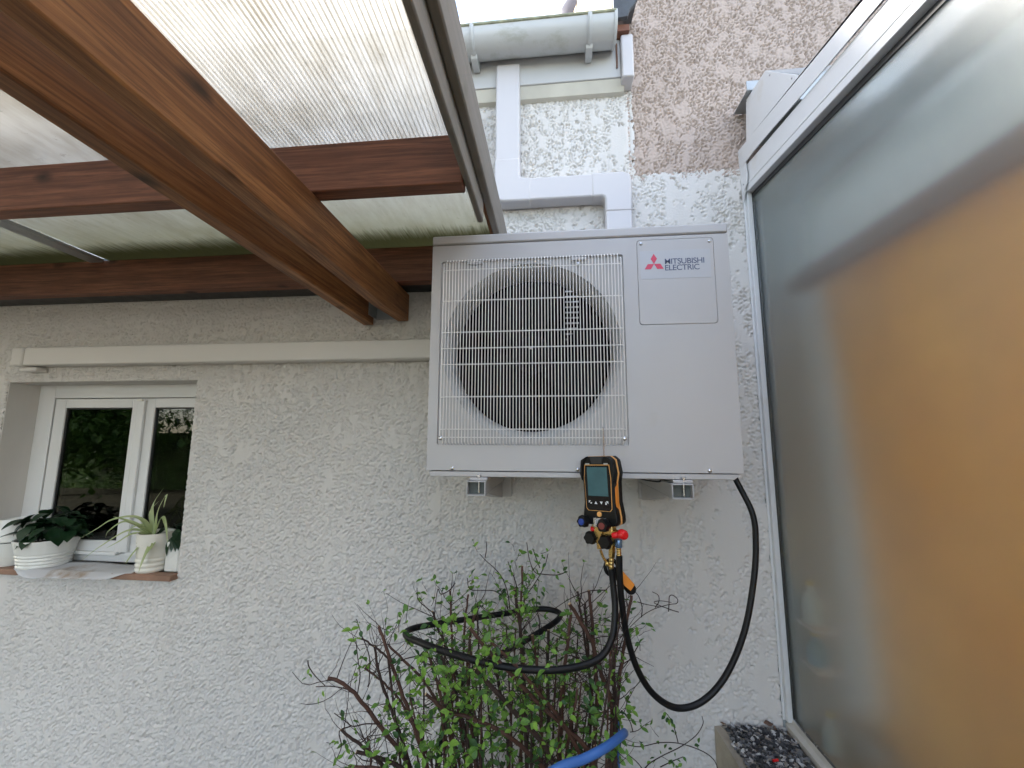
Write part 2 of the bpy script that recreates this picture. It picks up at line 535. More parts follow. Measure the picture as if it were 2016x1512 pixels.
# ================================================================ house walls
XL, XR, ZB, ZT = -3.25, 1.098, .24, 3.30
WX0, WX1, WZ0, WZ1 = -2.07, -1.15, 1.062, 1.845      # window opening
GS = .0037
def axis_pts(a, b, cuts):
    xs = [a]
    for c in sorted(cuts)+[b]:
        n = max(1, int(round((c-xs[-1])/GS)))
        st = xs[-1]
        xs += [st+(c-st)*(i+1)/n for i in range(n)]
    return np.array(xs)
gx = axis_pts(XL, XR, [WX0, WX1, .690])
gz = axis_pts(ZB, ZT, [WZ0, WZ1, 2.660])
nx, nz = len(gx), len(gz)
rng = np.random.default_rng(11)
def band(l0, bw, ax=1.0, az=1.0, seed=0):
    r = np.random.default_rng(seed)
    w = r.standard_normal((nz, nx))
    fz = np.fft.fftfreq(nz, GS)[:, None]*az
    fx = np.fft.rfftfreq(nx, GS)[None, :]*ax
    k = np.sqrt(fx**2+fz**2)
    g = np.exp(-((k-1/l0)/(bw/l0))**2) if bw else np.exp(-(k*l0)**2)
    n = np.fft.irfft2(np.fft.rfft2(w)*g, s=(nz, nx))
    return n/n.std()
sm = lambda a, b, x: np.clip((x-a)/(b-a), 0, 1)**2*(3-2*np.clip((x-a)/(b-a), 0, 1))
n1 = band(.025, .34, .85, 1.15, 1)
n2 = band(.0145, .40, .9, 1.1, 2)
n3 = band(.045, .5, 1, 1, 3)
patch = band(.075, 0, .9, 2.0, 4)+.6*band(.04, 0, .8, 1.7, 5)
patch /= patch.std()
X, Z = np.meshgrid(gx, gz)
right = sm(.2, .75, X)                                # right of the unit the relief thins out
cover = sm(-1.0, .1, patch+1.05-1.25*right+.35*n3)    # 1 where the plaster is rough, 0 on the smeared patches
n4 = band(.034, .5, .8, 1.15, 6)
def crevices(a, b, c, d, cov):
    w = (1-sm(.12, .40, np.abs(a+.35*b)))*sm(-.95, -.05, c)
    p = sm(.75, 1.25, b+.3*d)
    return np.clip(w*cov+.8*p*cov, 0, 1.15)
h = crevices(n1, n2, n4, n3, cover)
h = h*(.85+.15*n3)
h *= 1-.2*right
pinkm = (X > .690) & (Z > 2.660)
topband = sm(2.02, 2.14, Z)*(1-sm(2.3, 2.35, Z))*(1-sm(-.1, .05, X))
h *= 1-.45*topband
depth = .0110*h+.0008*band(.35, 0, 1, 1, 9)+.0003*band(.008, .5, 1, 1, 10)
joint = np.exp(-((X-.672-.003*band(.2, 0, 1, 1, 21))/.005)**2)*.004       # the joint between the two houses
depth = depth+joint
bead = -.006*sm(.03, .0, np.abs(X-.655)) if False else 0
Y = depth
vid = np.arange(nx*nz).reshape(nz, nx)
cxm = (gx[:-1]+gx[1:])/2; czm = (gz[:-1]+gz[1:])/2
CX, CZ = np.meshgrid(cxm, czm)
hole = (CX > WX0) & (CX < WX1) & (CZ > WZ0) & (CZ < WZ1)
rag = (n3[:-1, :-1]*.0035+n1[:-1, :-1]*.003)
pk = (CX > .690+rag) & (CZ > 2.660+rag+.012*(CX-.9))
def field(mask, name, mats, parent, soot=None):
    q = np.stack([vid[:-1, :-1][mask], vid[:-1, 1:][mask], vid[1:, 1:][mask], vid[1:, :-1][mask]], 1)
    used, inv = np.unique(q, return_inverse=True)
    inv = inv.reshape(q.shape)
    co = np.stack([X.ravel()[used], Y.ravel()[used], Z.ravel()[used]], 1).astype(np.float32)
    co -= np.array(wl(parent), dtype=np.float32)
    me = bpy.data.meshes.new(name)
    me.vertices.add(len(used)); me.vertices.foreach_set('co', co.ravel())
    me.loops.add(len(q)*4); me.loops.foreach_set('vertex_index', inv.astype(np.int32).ravel())
    me.polygons.add(len(q)); me.polygons.foreach_set('loop_start', np.arange(0, len(q)*4, 4, dtype=np.int32))
    me.polygons.foreach_set('loop_total', np.full(len(q), 4, dtype=np.int32))
    me.update(calc_edges=True)
    me.validate()
    for mm in mats: me.materials.append(MATS[mm])
    me.shade_smooth()
    o = bpy.data.objects.new(name, me); COL.objects.link(o); o.parent = parent
    return o
house = empty('white_house', (-2, 1.6, 0), 'white roughcast house wall with a small window, running along the back of the terrace', 'house')
field(~hole & ~pk, 'front_wall', ['white_roughcast'], house)
pinkh = empty('pink_house', (2.8, 1.6, 0), 'taller pink-beige roughcast house rising above the gutter at the top', 'house')
gx = np.linspace(.668, 2.36, int(1.692/GS)+1); gz = np.linspace(2.635, 3.96, int(1.325/GS)+1)
nx, nz = len(gx), len(gz)
X, Z = np.meshgrid(gx, gz)
a1, a2, a3, a4 = band(.025, .34, .85, 1.15, 41), band(.0145, .40, .9, 1.1, 42), band(.034, .5, .8, 1.15, 43), band(.045, .5, 1, 1, 44)
cv = .25+.75*sm(-1.1, .3, band(.055, 0, .9, 1.5, 45)+.5)
Y = .0018+.0105*crevices(a1, a2, a3-.1, a4, cv)
vid = np.arange(nx*nz).reshape(nz, nx)
field(np.ones((nz-1, nx-1), bool), 'front_wall', ['pink_roughcast'], pinkh)
# the rest of the white house: coarse wall round the fine field, reveals, back
b = MB()
b.box((-6, .012, 0), (XL, .30, 3.30)); b.box((XL, .012, 0), (XR+.6, .30, ZB)); b.box((XL, .012, ZB), (WX0, .30, ZT)); b.box((WX1, .012, ZB), (.66, .30, ZT))
b.box((WX0, .012, WZ1), (WX1, .30, ZT)); b.box((WX0, .012, ZB), (WX1, .30, WZ0))
b.box((.66, .014, ZB), (XR, .30, 2.62))
b.box((-6, 0, 0), (XL, .012, 3.30)); b.box((XL, 0, 0), (XR, .012, ZB))
b.obj('inner_leaf', 'white_roughcast', house, smooth=0)
b = MB()
b.box((WX0-.01, .004, WZ0), (WX0+.002, .14, WZ1+.002)); b.box((WX1-.002, .004, WZ0), (WX1+.01, .14, WZ1)); b.box((WX0, .004, WZ1-.002), (WX1, .14, WZ1+.01))
b.obj('window_reveal', 'white_roughcast', house, smooth=0, bev=.002)
b = MB(); b.box((-6, 3.1, 0), (.66, 3.3, 3.3)); b.box((-6, .3, 0), (-5.8, 3.1, 3.3)); b.obj('rear_wall', 'white_roughcast', house, smooth=0)
MB().prism([(-.02, 3.272), (3.3, 4.05), (3.3, 4.12), (-.02, 3.32)], 'x', -6, .655).obj('roof', 'roof_tile', house, smooth=0)
# room behind the window
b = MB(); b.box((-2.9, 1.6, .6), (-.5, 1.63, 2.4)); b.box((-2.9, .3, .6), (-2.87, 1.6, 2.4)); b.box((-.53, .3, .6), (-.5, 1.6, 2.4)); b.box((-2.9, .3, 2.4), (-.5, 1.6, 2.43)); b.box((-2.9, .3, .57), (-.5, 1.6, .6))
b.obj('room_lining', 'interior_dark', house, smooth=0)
# window
win = MB()
y0, y1 = .118, .17
win.box((WX0, y0, WZ0), (-1.985, y1, WZ1)); win.box((-1.19, y0, WZ0), (WX1, y1, WZ1))
win.box((-1.985, y0, 1.782), (-1.19, y1, WZ1)); win.box((-1.985, y0, WZ0), (-1.19, y1, 1.098))
wf = win.obj('window', 'window_frame_white', house, bev=.003)
def sash(x0, x1, nm='sash'):
    b = MB(); a, c = .108, .158
    gxa, gxb, gza, gzb = x0+.056, x1-.050, 1.152, 1.736
    b.box((x0, a, 1.102), (gxa, c, 1.778)); b.box((gxb, a, 1.102), (x1, c, 1.778)); b.box((gxa, a, gzb), (gxb, c, 1.778)); b.box((gxa, a, 1.102), (gxb, c, gza))
    b.obj(nm, 'window_frame_white', wf, bev=.003)
    b = MB(); t_ = .006
    b.box((gxa, a+.006, gza), (gxa+t_, a+.02, gzb)); b.box((gxb-t_, a+.006, gza), (gxb, a+.02, gzb)); b.box((gxa, a+.006, gzb-t_), (gxb, a+.02, gzb)); b.box((gxa, a+.006, gza), (gxb, a+.02, gza+t_))
    b.obj('gasket', 'rubber_dark', wf)
    MB().box((gxa+t_, a+.012, gza+t_), (gxb-t_, a+.018, gzb-t_)).obj('pane', 'window_glass', wf, smooth=0)
    MB().box((x0+.006, a-.012, 1.094), (x1-.03, a+.01, 1.108)).obj('drip_rail', 'window_frame_white', wf, bev=.002)
sash(-1.962, -1.512); sash(-1.504, -1.195)
MB().box((-1.524, .094, 1.108), (-1.488, .11, 1.772)).obj('cover_strip', 'window_frame_white', wf, bev=.004)
MB().box((-1.518, .086, 1.764), (-1.494, .096, 1.772)).obj('strip_cap', 'pot_cream', wf, bev=.001)
b = MB()
for k in range(26):
    x = -1.93+k*.0085
    b.add([(x, .30+.012*math.sin(k*1.9), .95), (x+.0085, .30+.012*math.sin((k+1)*1.9), .95), (x+.0085, .30+.012*math.sin((k+1)*1.9), 1.84), (x, .30+.012*math.sin(k*1.9), 1.84)], [(0, 1, 2, 3)])
cu = b.obj('curtain', 'curtain_grey', wf)
sm_ = cu.modifiers.new('thickness', 'SOLIDIFY'); sm_.thickness = .004
b = MB()
b.box((WX0, -.028, 1.040), (WX1, .118, 1.062))
b.obj('window_sill', 'tile_brown', house, bev=.003)

# pink house body
b = MB(); b.box((.676, .016, 2.66), (5.5, .30, 7.6)); b.box((2.36, .002, 2.66), (5.5, .016, 7.6)); b.box((.69, .002, 3.96), (2.36, .016, 7.6)); b.obj('upper_wall', 'pink_roughcast', pinkh, smooth=0)
b = MB(); b.box((.668, .302, 2.4), (.96, 3.35, 7.6)); b.box((.96, 3.1, 0), (5.5, 3.35, 7.6)); b.obj('side_wall', 'sand_render', pinkh, smooth=0)
MB().prism([(-.35, 7.6), (1.65, 8.8), (3.7, 7.6)], 'x', .66, 5.8).obj('roof', 'roof_tile', pinkh, smooth=0)
b = MB(); b.box((XR+.001, .0, .35), (5.5, .30, 2.66)); b.obj('veranda_wall', 'inner_wall', pinkh, smooth=0)
MB().tube([(.655, 3.33, 3.5), (.655, 3.33, 7.6)], .03, 10).obj('rainwater_pipe', 'rubber_dark', pinkh)

# satellite dish on the far side wall
sd_ = empty('satellite_dish', (.60, 2.85, 6.55), 'small grey satellite dish poking up above the gutter against the sky', 'satellite dish')
dish = MB()
prof = [(0, .0), (.08, .012), (.15, .04), (.20, .075)]
dish.lathe(prof+[(.205, .07), (.15, .03), (.08, .004), (0, -.008)], (0, 0, 0), 'y', 28)
d = dish.obj('reflector', 'dish_grey', sd_, local=True); d.rotation_euler = (R(-8), 0, R(-55)); d.location = (-.10, -.05, .20)
MB().tube([(.07, .1, -.05), (-.05, .0, -.05), (-.10, -.03, .1)], .015, 8).obj('mounting_arm', 'zinc', sd_, local=True)

# ================================================================ gutter, fascia, flashing
fa = empty('fascia_board', (-1.5, -.04, 3.03), 'white plastic fascia board along the eave, behind the half-round gutter', 'fascia')
MB().box((-4.5, -.050, 3.062), (.640, .004, 3.262)).obj('board', 'fascia_white', fa, bev=.003)
MB().prism([(-.044, 3.061), (.004, 3.061), (.004, 3.018), (-.02, 3.022)], 'x', -4.5, .655).obj('cover_fillet', 'fascia_cream', fa)
MB().box((.640, -.074, 3.040), (.688, .004, 3.232)).obj('end_cap', 'duct_plastic', fa, bev=.006)
MB().tube([(.624, -.054, 3.21), (.625, -.0535, 3.15), (.624, -.0535, 3.10)], .0035, 6).obj('rust_streak_clip', 'rail_brown', fa)
gt = empty('rain_gutter', (-1.5, -.11, 3.14), 'pale grey half-round plastic rain gutter with mossy rim and two brackets', 'gutter')
gp = []
gc = (-.112, 3.222)
rr = .066
for k in range(17):
    a = R(180+180*k/16)
    gp.append((gc[0]+rr*math.cos(a), gc[1]+rr*math.sin(a)*1.08))
inn = [(gc[0]+(rr-.003)*math.cos(R(360-180*k/16)), gc[1]+(rr-.003)*math.sin(R(360-180*k/16))*1.08) for k in range(17)]
MB().prism(gp+inn, 'x', -4.5, .606).obj('trough', 'gutter_plastic', gt)
cap_poly = [(gc[0]+(rr+.004)*math.cos(R(180+180*k/16)), gc[1]+(rr+.004)*math.sin(R(180+180*k/16))*1.08) for k in range(17)]
MB().prism(cap_poly+[(gc[0]+rr+.004, 3.23), (gc[0]-rr-.004, 3.23)], 'x', .600, .612).obj('end_cap', 'gutter_plastic', gt, bev=.0015)
MB().tube([(-4.5, gc[0]-rr, 3.226), (.606, gc[0]-rr, 3.226)], .0062, 8).obj('rim', 'gutter_moss', gt)
for bxx in (.045, .508):
    b = MB()
    ring = [(gc[0]+(rr+.006)*math.cos(R(175+190*k/18)), gc[1]+(rr+.006)*math.sin(R(175+190*k/18))*1.08) for k in range(19)]
    ring2 = [(gc[0]+(rr+.001)*math.cos(R(365-190*k/18)), gc[1]+(rr+.001)*math.sin(R(365-190*k/18))*1.08) for k in range(19)]
    b.prism(ring+ring2, 'x', bxx-.008, bxx+.008)
    b.prism([(-.05, 3.135), (-.05, 3.19), (-.062, 3.19), (-.085, 3.165), (-.125, 3.148), (-.118, 3.136), (-.085, 3.126)], 'x', bxx-.013, bxx+.013)
    b.prism([(u-.003 if u < -.11 else u, w-.002) for u, w in ring[:12]]+[(u, w) for u, w in ring2[7:]], 'x', bxx-.003, bxx+.003)
    b.obj('bracket', 'gutter_plastic', gt, bev=.001)
# lead/slate flashing and the brown board under it
b = MB()
pl = [(.608, 3.262), (.608, 3.372), (.618, 3.366), (.628, 3.380), (.640, 3.376), (.648, 3.362), (.668, 3.358), (.690, 3.352), (.706, 3.352), (.690, 3.322), (.672, 3.300), (.662, 3.268)]
b.prism(pl, 'y', -.115, -.096)
b.add([(.608, -.10, 3.30), (.70, -.10, 3.34), (.70, .02, 3.37), (.608, .02, 3.34)], [(0, 1, 2, 3)])
sl_ = b.obj('roof_flashing', 'slate_dark', smooth=30, bev=.002, origin=(.65, -.05, 3.3))
tag(sl_, 'dark ragged slate scrap of flashing at the right end of the gutter', 'flashing')
bb = MB().box((.613, -.088, 3.232), (.672, .0, 3.262)).obj('eave_batten', 'brown_wood_x', bev=.002, origin=(.64, -.05, 3.24))
tag(bb, 'short red-brown board end tucked under the dark slate flashing', 'board')

# ================================================================ line-set ducts
du = empty('pipe_duct', (.40, -.035, 2.2), 'glossy white plastic pipe duct stepping down from the gutter to the outdoor unit', 'duct')
def seg_box(name, a, b_, m='duct_plastic', bev=.007, par=du):
    return MB().box(a, b_).obj(name, m, par, bev=bev)
seg_box('vertical_length', (.1275, -.068, 2.70), (.2265, -.001, 3.150))
elb = rrect(0, 0, 1, 1, .1)
def elbow(name, poly, y=-.0705):
    o = MB().prism(poly, 'y', y, -.001).obj(name, 'duct_plastic', du, bev=.007)
    return o
elbow('elbow', [(.1255, 2.720), (.1255, 2.575)]+[(.1655+.04*math.cos(R(a)), 2.575+.04*math.sin(R(a))-.0) for a in (200, 220, 240, 260, 270)]+[(.271, 2.535), (.271, 2.634), (.238, 2.634), (.231, 2.638), (.2285, 2.646), (.2285, 2.720)])
seg_box('horizontal_length', (.262, -.068, 2.537), (.52, -.001, 2.632))
elbow('elbow', [(.5095, 2.634), (.5095, 2.535), (.548, 2.535), (.556, 2.532), (.560, 2.524), (.560, 2.470), (.6625, 2.470), (.6625, 2.596)]+[(.6265+.036*math.cos(R(a)), 2.598+.036*math.sin(R(a))) for a in (15, 40, 65, 90)])
seg_box('lower_length', (.562, -.068, 2.05), (.6605, -.001, 2.49))
d2 = empty('horizontal_duct', (-1.0, -.03, 1.90), 'long cream plastic pipe duct running along the wall above the window', 'duct')
seg_box('duct_length', (-1.925, -.060, 1.908), (.30, -.001, 1.986), 'duct_cream', .006, d2)
seg_box('end_cap', (-1.988, -.063, 1.904), (-1.927, -.001, 1.990), 'duct_cream', .010, d2)
b = MB(); b.box((-1.962, -.045, 1.884), (-1.875, -.001, 1.9035)); b.obj('wall_outlet', 'duct_cream', d2, bev=.006)

# ================================================================ outdoor unit
UX0, UX1, UZ0, UZ1, UF = 0.0, .840, 1.512, 2.199, -.45
U = empty('outdoor_unit', (.42, -.30, 1.497), 'off-white heat pump outdoor unit with wire fan grille, hung on the wall in the middle', 'heat pump')
gx0, gx1, gz0, gz1 = .028, .5535, 1.583, 2.120
CVX0, CVX1, CVZ0, CVZ1 = .594, .798, 1.914, 2.157
fcx, fcz = .301, 1.853
plate('front_panel', [[(UX0+.001, UZ0+.002), (UX1-.001, UZ0+.002), (UX1-.001, 2.168), (UX0+.001, 2.168)], rrect(gx0, gz0, gx1, gz1, .006), rrect(CVX0-.0024, CVZ0-.0024, CVX1+.0024, CVZ1+.0024, .010)], UF, .008, 'casing_paint', U)
def fan_hole(cx, cz, r):
    pts = []
    for k in range(96):
        a = 2*math.pi*k/96
        x, z = cx+r*math.cos(a), cz+r*math.sin(a)
        pts.append((x, min(z, gz1-.012)))
    return pts
plate('recessed_panel', [rrect(gx0-.004, gz0-.004, gx1+.004, gz1+.004, .006), fan_hole(fcx-.010, fcz, .2535)], UF+.0085, .003, 'casing_paint', U)
cvp = plate('service_cover', [rrect(CVX0, CVZ0, CVX1, CVZ1, .009)], UF-.0006, .0075, 'casing_paint', U, .0009)
plate('badge', [rrect(.600, 2.043, .789, 2.125, .002)], UF-.0011, .0004, 'sticker_pale', cvp, .0001)
# emblem: three lozenges
s_ = .0172
ccx, ccz = .6375, 2.0865
b = MB()
for k in range(3):
    a = R(90+120*k)
    e1 = (math.cos(a-R(30))*s_, math.sin(a-R(30))*s_); e2 = (math.cos(a+R(30))*s_, math.sin(a+R(30))*s_)
    b.prism([(ccx, ccz), (ccx+e1[0], ccz+e1[1]), (ccx+e1[0]+e2[0], ccz+e1[1]+e2[1]), (ccx+e2[0], ccz+e2[1])], 'y', UF-.0017, UF-.0012)
b.obj('emblem', 'logo_red', cvp, smooth=0)
text('lettering', 'MITSUBISHI', .0225, 'logo_navy', cvp, (.6655, UF-.0013, 2.0850), off=.0001, sx=1.02, spacing=.93)
text('lettering', 'ELECTRIC', .0225, 'logo_navy', cvp, (.6655, UF-.0013, 2.0665), off=.0001, sx=1.02, spacing=.93)
def screw(x, z, y, r=.0052, par=U):
    b = MB(); b.lathe([(r, 0), (r, -.0012), (r*.75, -.0026), (r*.3, -.0032), (0, -.0032)], (x, y, z), 'y', 14)
    b.box((x-r*.6, y-.0036, z-.0005), (x+r*.6, y-.0028, z+.0005))
    return b.obj('screw', 'steel', par)
for x, z in ((.604, 2.148), (.789, 2.147)): screw(x, z, UF-.0006, .0045, cvp)
for x, z in ((.074, 1.5195), (.416, 1.5195), (.755, 1.5195)): screw(x, z, UF)
# lid, sides, rear, base pan
MB().box((-.001, -.4515, 2.1715), (.841, -.145, 2.200)).obj('lid', 'casing_lid', U, bev=.005)
b = MB(); b.box((UX0, UF+.009, UZ0), (UX0+.002, -.150, 2.171)); b.obj('side_panel', 'casing_paint', U)
b = MB(); b.box((UX1-.002, UF+.009, UZ0), (UX1, -.150, 2.171)); b.obj('side_panel', 'casing_paint', U)
MB().prism([(.006, 1.511), (.012, 1.4965), (.815, 1.4965), (.834, 1.511)], 'y', UF+.002, -.150).obj('base_pan', 'casing_paint', U, bev=.002)
b = MB()
b.box((.002, -.441, 1.513), (.006, -.152, 2.17)); b.box((.56, -.438, 1.513), (.564, -.152, 2.17)); b.box((.006, -.441, 2.166), (.56, -.152, 2.170)); b.box((.006, -.441, 1.513), (.56, -.152, 1.517))
b.box((.562, -.441, 1.513), (.838, -.43, 1.90))
b.obj('inner_lining', 'black_inside', U, smooth=0)
# coil at the back, open where the motor bracket leaves slots
b = MB()
sx0, sx1 = .398, .446
zs = [v for k in range(13) for v in (1.905+.0195*k, 1.905+.0195*k+.0075)]
b.box((.006, -.158, 1.517), (sx0, -.152, 2.166)); b.box((sx1, -.158, 1.517), (.56, -.152, 2.166)); b.box((sx0, -.158, 1.517), (sx1, -.152, zs[0])); b.box((sx0, -.158, zs[-1]), (sx1, -.152, 2.166))
for i in range(1, len(zs)-1, 2): b.box((sx0, -.158, zs[i]), (sx1, -.152, zs[i+1]))
b.obj('heat_exchanger', 'black_inside', U, smooth=0)
# shroud
pr = [(.2535, 0), (.2505, .004), (.243, .012), (.236, .028), (.233, .05), (.233, .085), (.236, .085), (.240, .03), (.2535, .006)]
b = MB()
n0 = len(b.v)
b.lathe(pr+[(.2535, 0)], (0, 0, 0), 'y', 96)
b.f = [f for f in b.f if len(f) == 4]; b.mi = b.mi[:len(b.f)]
b.v = [(x+fcx-.010, y+UF+.0115, min(z+fcz, gz1-.012)) for x, y, z in b.v]
b.obj('fan_shroud', 'shroud_plastic', U)
b = MB()
b.lathe([(.0, -.004), (.03, -.002), (.048, .01), (.055, .035), (.055, .07), (0, .07)], (fcx-.01, -.405, fcz), 'y', 32)
b.obj('fan_hub', 'fan_plastic', U)
for k in range(3):
    a0 = R(100+120*k)
    vs = []; fs = []
    nr, na = 6, 9
    for i in range(nr+1):
        r_ = .05+(.226-.05)*i/nr
        for j in range(na+1):
            tt = j/na
            a = a0+R(76)*(tt-.5)*(1+.25*i/nr)+R(14)*i/nr
            yy = -.375+.065*tt+.012*math.sin(math.pi*tt)-.01*i/nr
            vs.append((fcx-.01+r_*math.cos(a), yy, fcz+r_*math.sin(a)))
    for i in range(nr):
        for j in range(na):
            p = i*(na+1)+j
            fs.append((p, p+1, p+na+2, p+na+1))
    o = MB().add(vs, fs).obj('fan_blade', 'fan_plastic', U)
    md = o.modifiers.new('thickness', 'SOLIDIFY'); md.thickness = .003
# motor bracket
b = MB(); b.box((.37, -.30, 1.52), (.376, -.17, 2.165)); b.box((.468, -.30, 1.52), (.474, -.17, 2.165)); b.box((.25, -.33, 1.80), (.47, -.24, 1.90)); b.obj('motor_bracket', 'black_inside', U)
# wire grille
gr = MB()
gr.tube([(.0395, UF-.013, 2.107), (.0395, UF-.013, 1.596)], .0014, 6)
G = gr.obj('fan_grille', 'grille_coat', U)
NWR = 57
gx_a, gx_b = .0395, .5455
for i in range(1, NWR+1):
    x = gx_a+(gx_b-gx_a)*i/NWR
    j = RND.uniform(-.0004, .0004)
    last = i == NWR
    zt, zb = (2.107, 1.604) if last else (2.117, 1.588)
    MB().tube([(x, UF+.006, zt), (x, UF-.007, zt+.001), (x+j, UF-.0135, zt-.006), (x, UF-.0135, zb+.006), (x, UF-.008, zb-.001), (x, UF+.004, zb-.003)], .00128, 6).obj('wire', 'grille_coat', G)
for z in (2.087, 1.994, 1.901, 1.854, 1.808, 1.716, 1.626):
    MB().tube([(gx_a-.001, UF+.001, z), (gx_a, UF-.008, z), (gx_a+.004, UF-.0105, z), (gx_b-.004, UF-.0105, z+.001), (gx_b, UF-.008, z), (gx_b+.001, UF+.001, z)], .0015, 6).obj('cross_wire', 'grille_coat', G)
b = MB(); b.tube([(gx_a, UF-.010, 1.604), (gx_b, UF-.010, 1.604)], .0014, 6); b.obj('cross_wire', 'grille_coat', G)
for x, z in ((.042, 1.6015), (.5395, 1.6015), (.130, 2.098), (.428, 2.098), (.2935, 1.849)):
    screw(x, z, UF-.013 if z < 2 else UF+.002, .0055 if x != .2935 else .0038, G)
for x in (.13, .43):
    MB().box((x-.022, UF-.001, 2.108), (x+.022, UF+.006, 2.117)).obj('retaining_tab', 'casing_paint', G, bev=.001)
# rear valves on the right side
b = MB(); b.box((.841, -.36, 1.56), (.868, -.22, 1.70)); b.obj('valve_cover', 'casing_paint', U, bev=.006)
MB().tube(smooth_path([(.56, -.16, 1.50), (.60, -.30, 1.486), (.645, -.36, 1.482), (.67, -.30, 1.49), (.70, -.18, 1.50)]), .0022, 6).obj('drain_wire', 'rubber_dark', U)

# ================================================================ wall brackets
def bracket(x0, x1, px0, px1, label):
    E_ = empty('wall_bracket', ((x0+x1)/2, -.2, 1.40), label, 'bracket', 'steel brackets carrying the outdoor unit')
    t_ = .0028
    b = MB()
    b.box((x0, -.462, 1.4835), (x1, -.028, 1.4863)); b.box((x0, -.462, 1.4505), (x0+t_, -.028, 1.4833)); b.box((x1-t_, -.462, 1.4505), (x1, -.028, 1.4833)); b.box((x0, -.462, 1.4475), (x1, -.028, 1.4503))
    b.obj('arm', 'casing_lid', E_, bev=.0008)
    MB().prism([(-.028, 1.4472), (-.40, 1.4472), (-.028, 1.385)], 'x', (x0+x1)/2-.018, (x0+x1)/2+.018).obj('gusset', 'casing_lid', E_, bev=.001)
    MB().box((px0, -.028, 1.388), (px1, -.001, 1.86)).obj('wall_rail', 'casing_lid', E_, bev=.001)
    cxx = (x0+x1)/2+.006
    MB().box((cxx-.026, -.452, 1.4866), (cxx+.024, -.39, 1.4956)).obj('rubber_pad', 'casing_lid', E_, bev=.003)
    b = MB(); b.tube([(cxx, -.448, 1.455), (cxx, -.448, 1.500)], .0035, 10); b.lathe([(.007, 0), (.007, .006)], (cxx, -.448, 1.4965), 'z', 6)
    b.obj('bolt', 'steel', E_)
    b = MB(); b.box((x0+.003, -.440, 1.4506), (x1-.003, -.438, 1.4834)); b.obj('shade_plate', 'bracket_shade', E_)  # dark plate stands for the shade inside the hollow arm
    return E_
bracket(.117, .169, .110, .195, 'pale steel bracket under the left end of the outdoor unit')
bracket(.655, .709, .657, .740, 'pale steel bracket under the right end of the outdoor unit, beside the manifold')

# ================================================================ pergola
PG = empty('pergola', (-1.4, 0, 0), 'stained timber pergola with clear ribbed roof sheets over the terrace, top left', 'pergola')
SL = -.024
def beam(x0, x1, y0, y1, zb, zt, mat, name='beam', cut=0):
    """runs along y; z given at the wall, rising slightly outwards"""
    b = MB()
    n = 14
    vs = []
    ys = [y1+(y0-y1)*i/n for i in range(n+1)]
    for y in ys:
        j1, j2 = RND.uniform(-.0006, .0006), RND.uniform(-.0006, .0006)
        za, zc = zb+SL*y, zt+SL*y
        if cut and y > -.02: za += .016
        vs += [(x0+j1, y, za), (x1+j2, y, za), (x1+j1, y, zc), (x0+j2, y, zc)]
    fs = [(0, 1, 2, 3), tuple(4*n+i for i in (3, 2, 1, 0))]
    for i in range(n):
        for k in range(4):
            fs.append((4*i+k, 4*i+(k+1) % 4, 4*i+4+(k+1) % 4, 4*i+4+k))
    b.add(vs, fs)
    o = b.obj(name, mat, PG, bev=.004)
    o.name = name
    return o
o = beam(-.277, -.232, -3.3, -.004, 2.058, 2.186, 'orange_wood_y', 'beam', 1); o['label'] = 'right-hand beam of the pair, orange brown with dark knots'
o = beam(-.415, -.372, -3.3, -.02, 2.056, 2.186, 'orange_wood_y', 'beam', 1); o['label'] = 'left-hand beam of the pair, darker brown'
# metal hanger between the two beams at the wall
b = MB(); b.box((-.371, -.006, 2.085), (-.278, -.001, 2.19)); b.box((-.371, -.075, 2.085), (-.368, -.006, 2.19)); b.box((-.281, -.075, 2.085), (-.278, -.006, 2.19)); b.obj('beam_hanger', 'zinc', PG)
def cross(x0, x1, y0, y1, zb, zt, mat, name):
    b = MB(); n = 10; vs = []
    for i in range(n+1):
        x = x0+(x1-x0)*i/n
        j = RND.uniform(-.0008, .0008)
        vs += [(x, y0+j, zb+j), (x, y1+j, zb+j), (x, y1+j, zt+j), (x, y0+j, zt+j)]
    fs = [(0, 1, 2, 3), tuple(4*n+i for i in (3, 2, 1, 0))]
    for i in range(n):
        for k in range(4): fs.append((4*i+k, 4*i+(k+1) % 4, 4*i+4+(k+1) % 4, 4*i+4+k))
    b.add(vs, fs)
    return b.obj(name, mat, PG, bev=.003)
cross(-4.2, .143, -.134, -.090, 2.192, 2.331, 'brown_wood_x', 'joist')
cross(-4.2, .142, -.692, -.648, 2.206, 2.334, 'brown_wood_x', 'purlin')
cross(-4.2, .142, -1.42, -1.376, 2.224, 2.352, 'brown_wood_x', 'purlin')
cross(-4.2, .142, -2.2, -2.156, 2.242, 2.370, 'brown_wood_x', 'purlin')
cross(-4.2, .142, -3.1, -3.056, 2.262, 2.388, 'brown_wood_x', 'purlin')
# dark block and flashing added to blacken the gap at the wall
MB().box((-4.2, -.0895, 2.197), (.142, -.003, 2.330)).obj('dark_filler', 'rubber_dark', PG)
b = MB(); b.box((-4.2, -.088, 2.352), (.15, -.001, 2.362)); b.obj('shade_flashing', 'slate_dark', PG)  # unseen strip added to shade the sheet ends from above
# edge boards on the right
o = beam(.1435, .1600, -3.3, -.495, 2.198, 2.330, 'grey_wood_y', 'edge_board'); o['label'] = 'inner edge board, grey-green weathered, cut short before the wall'
beam(.1435, .1600, -.4945, -.02, 2.285, 2.330, 'orange_wood_y', 'edge_board')
o = beam(.1605, .1825, -3.3, -.004, 2.260, 2.384, 'grey_wood_y', 'fascia_board'); o['label'] = 'outer edge board, silver grey and weathered'
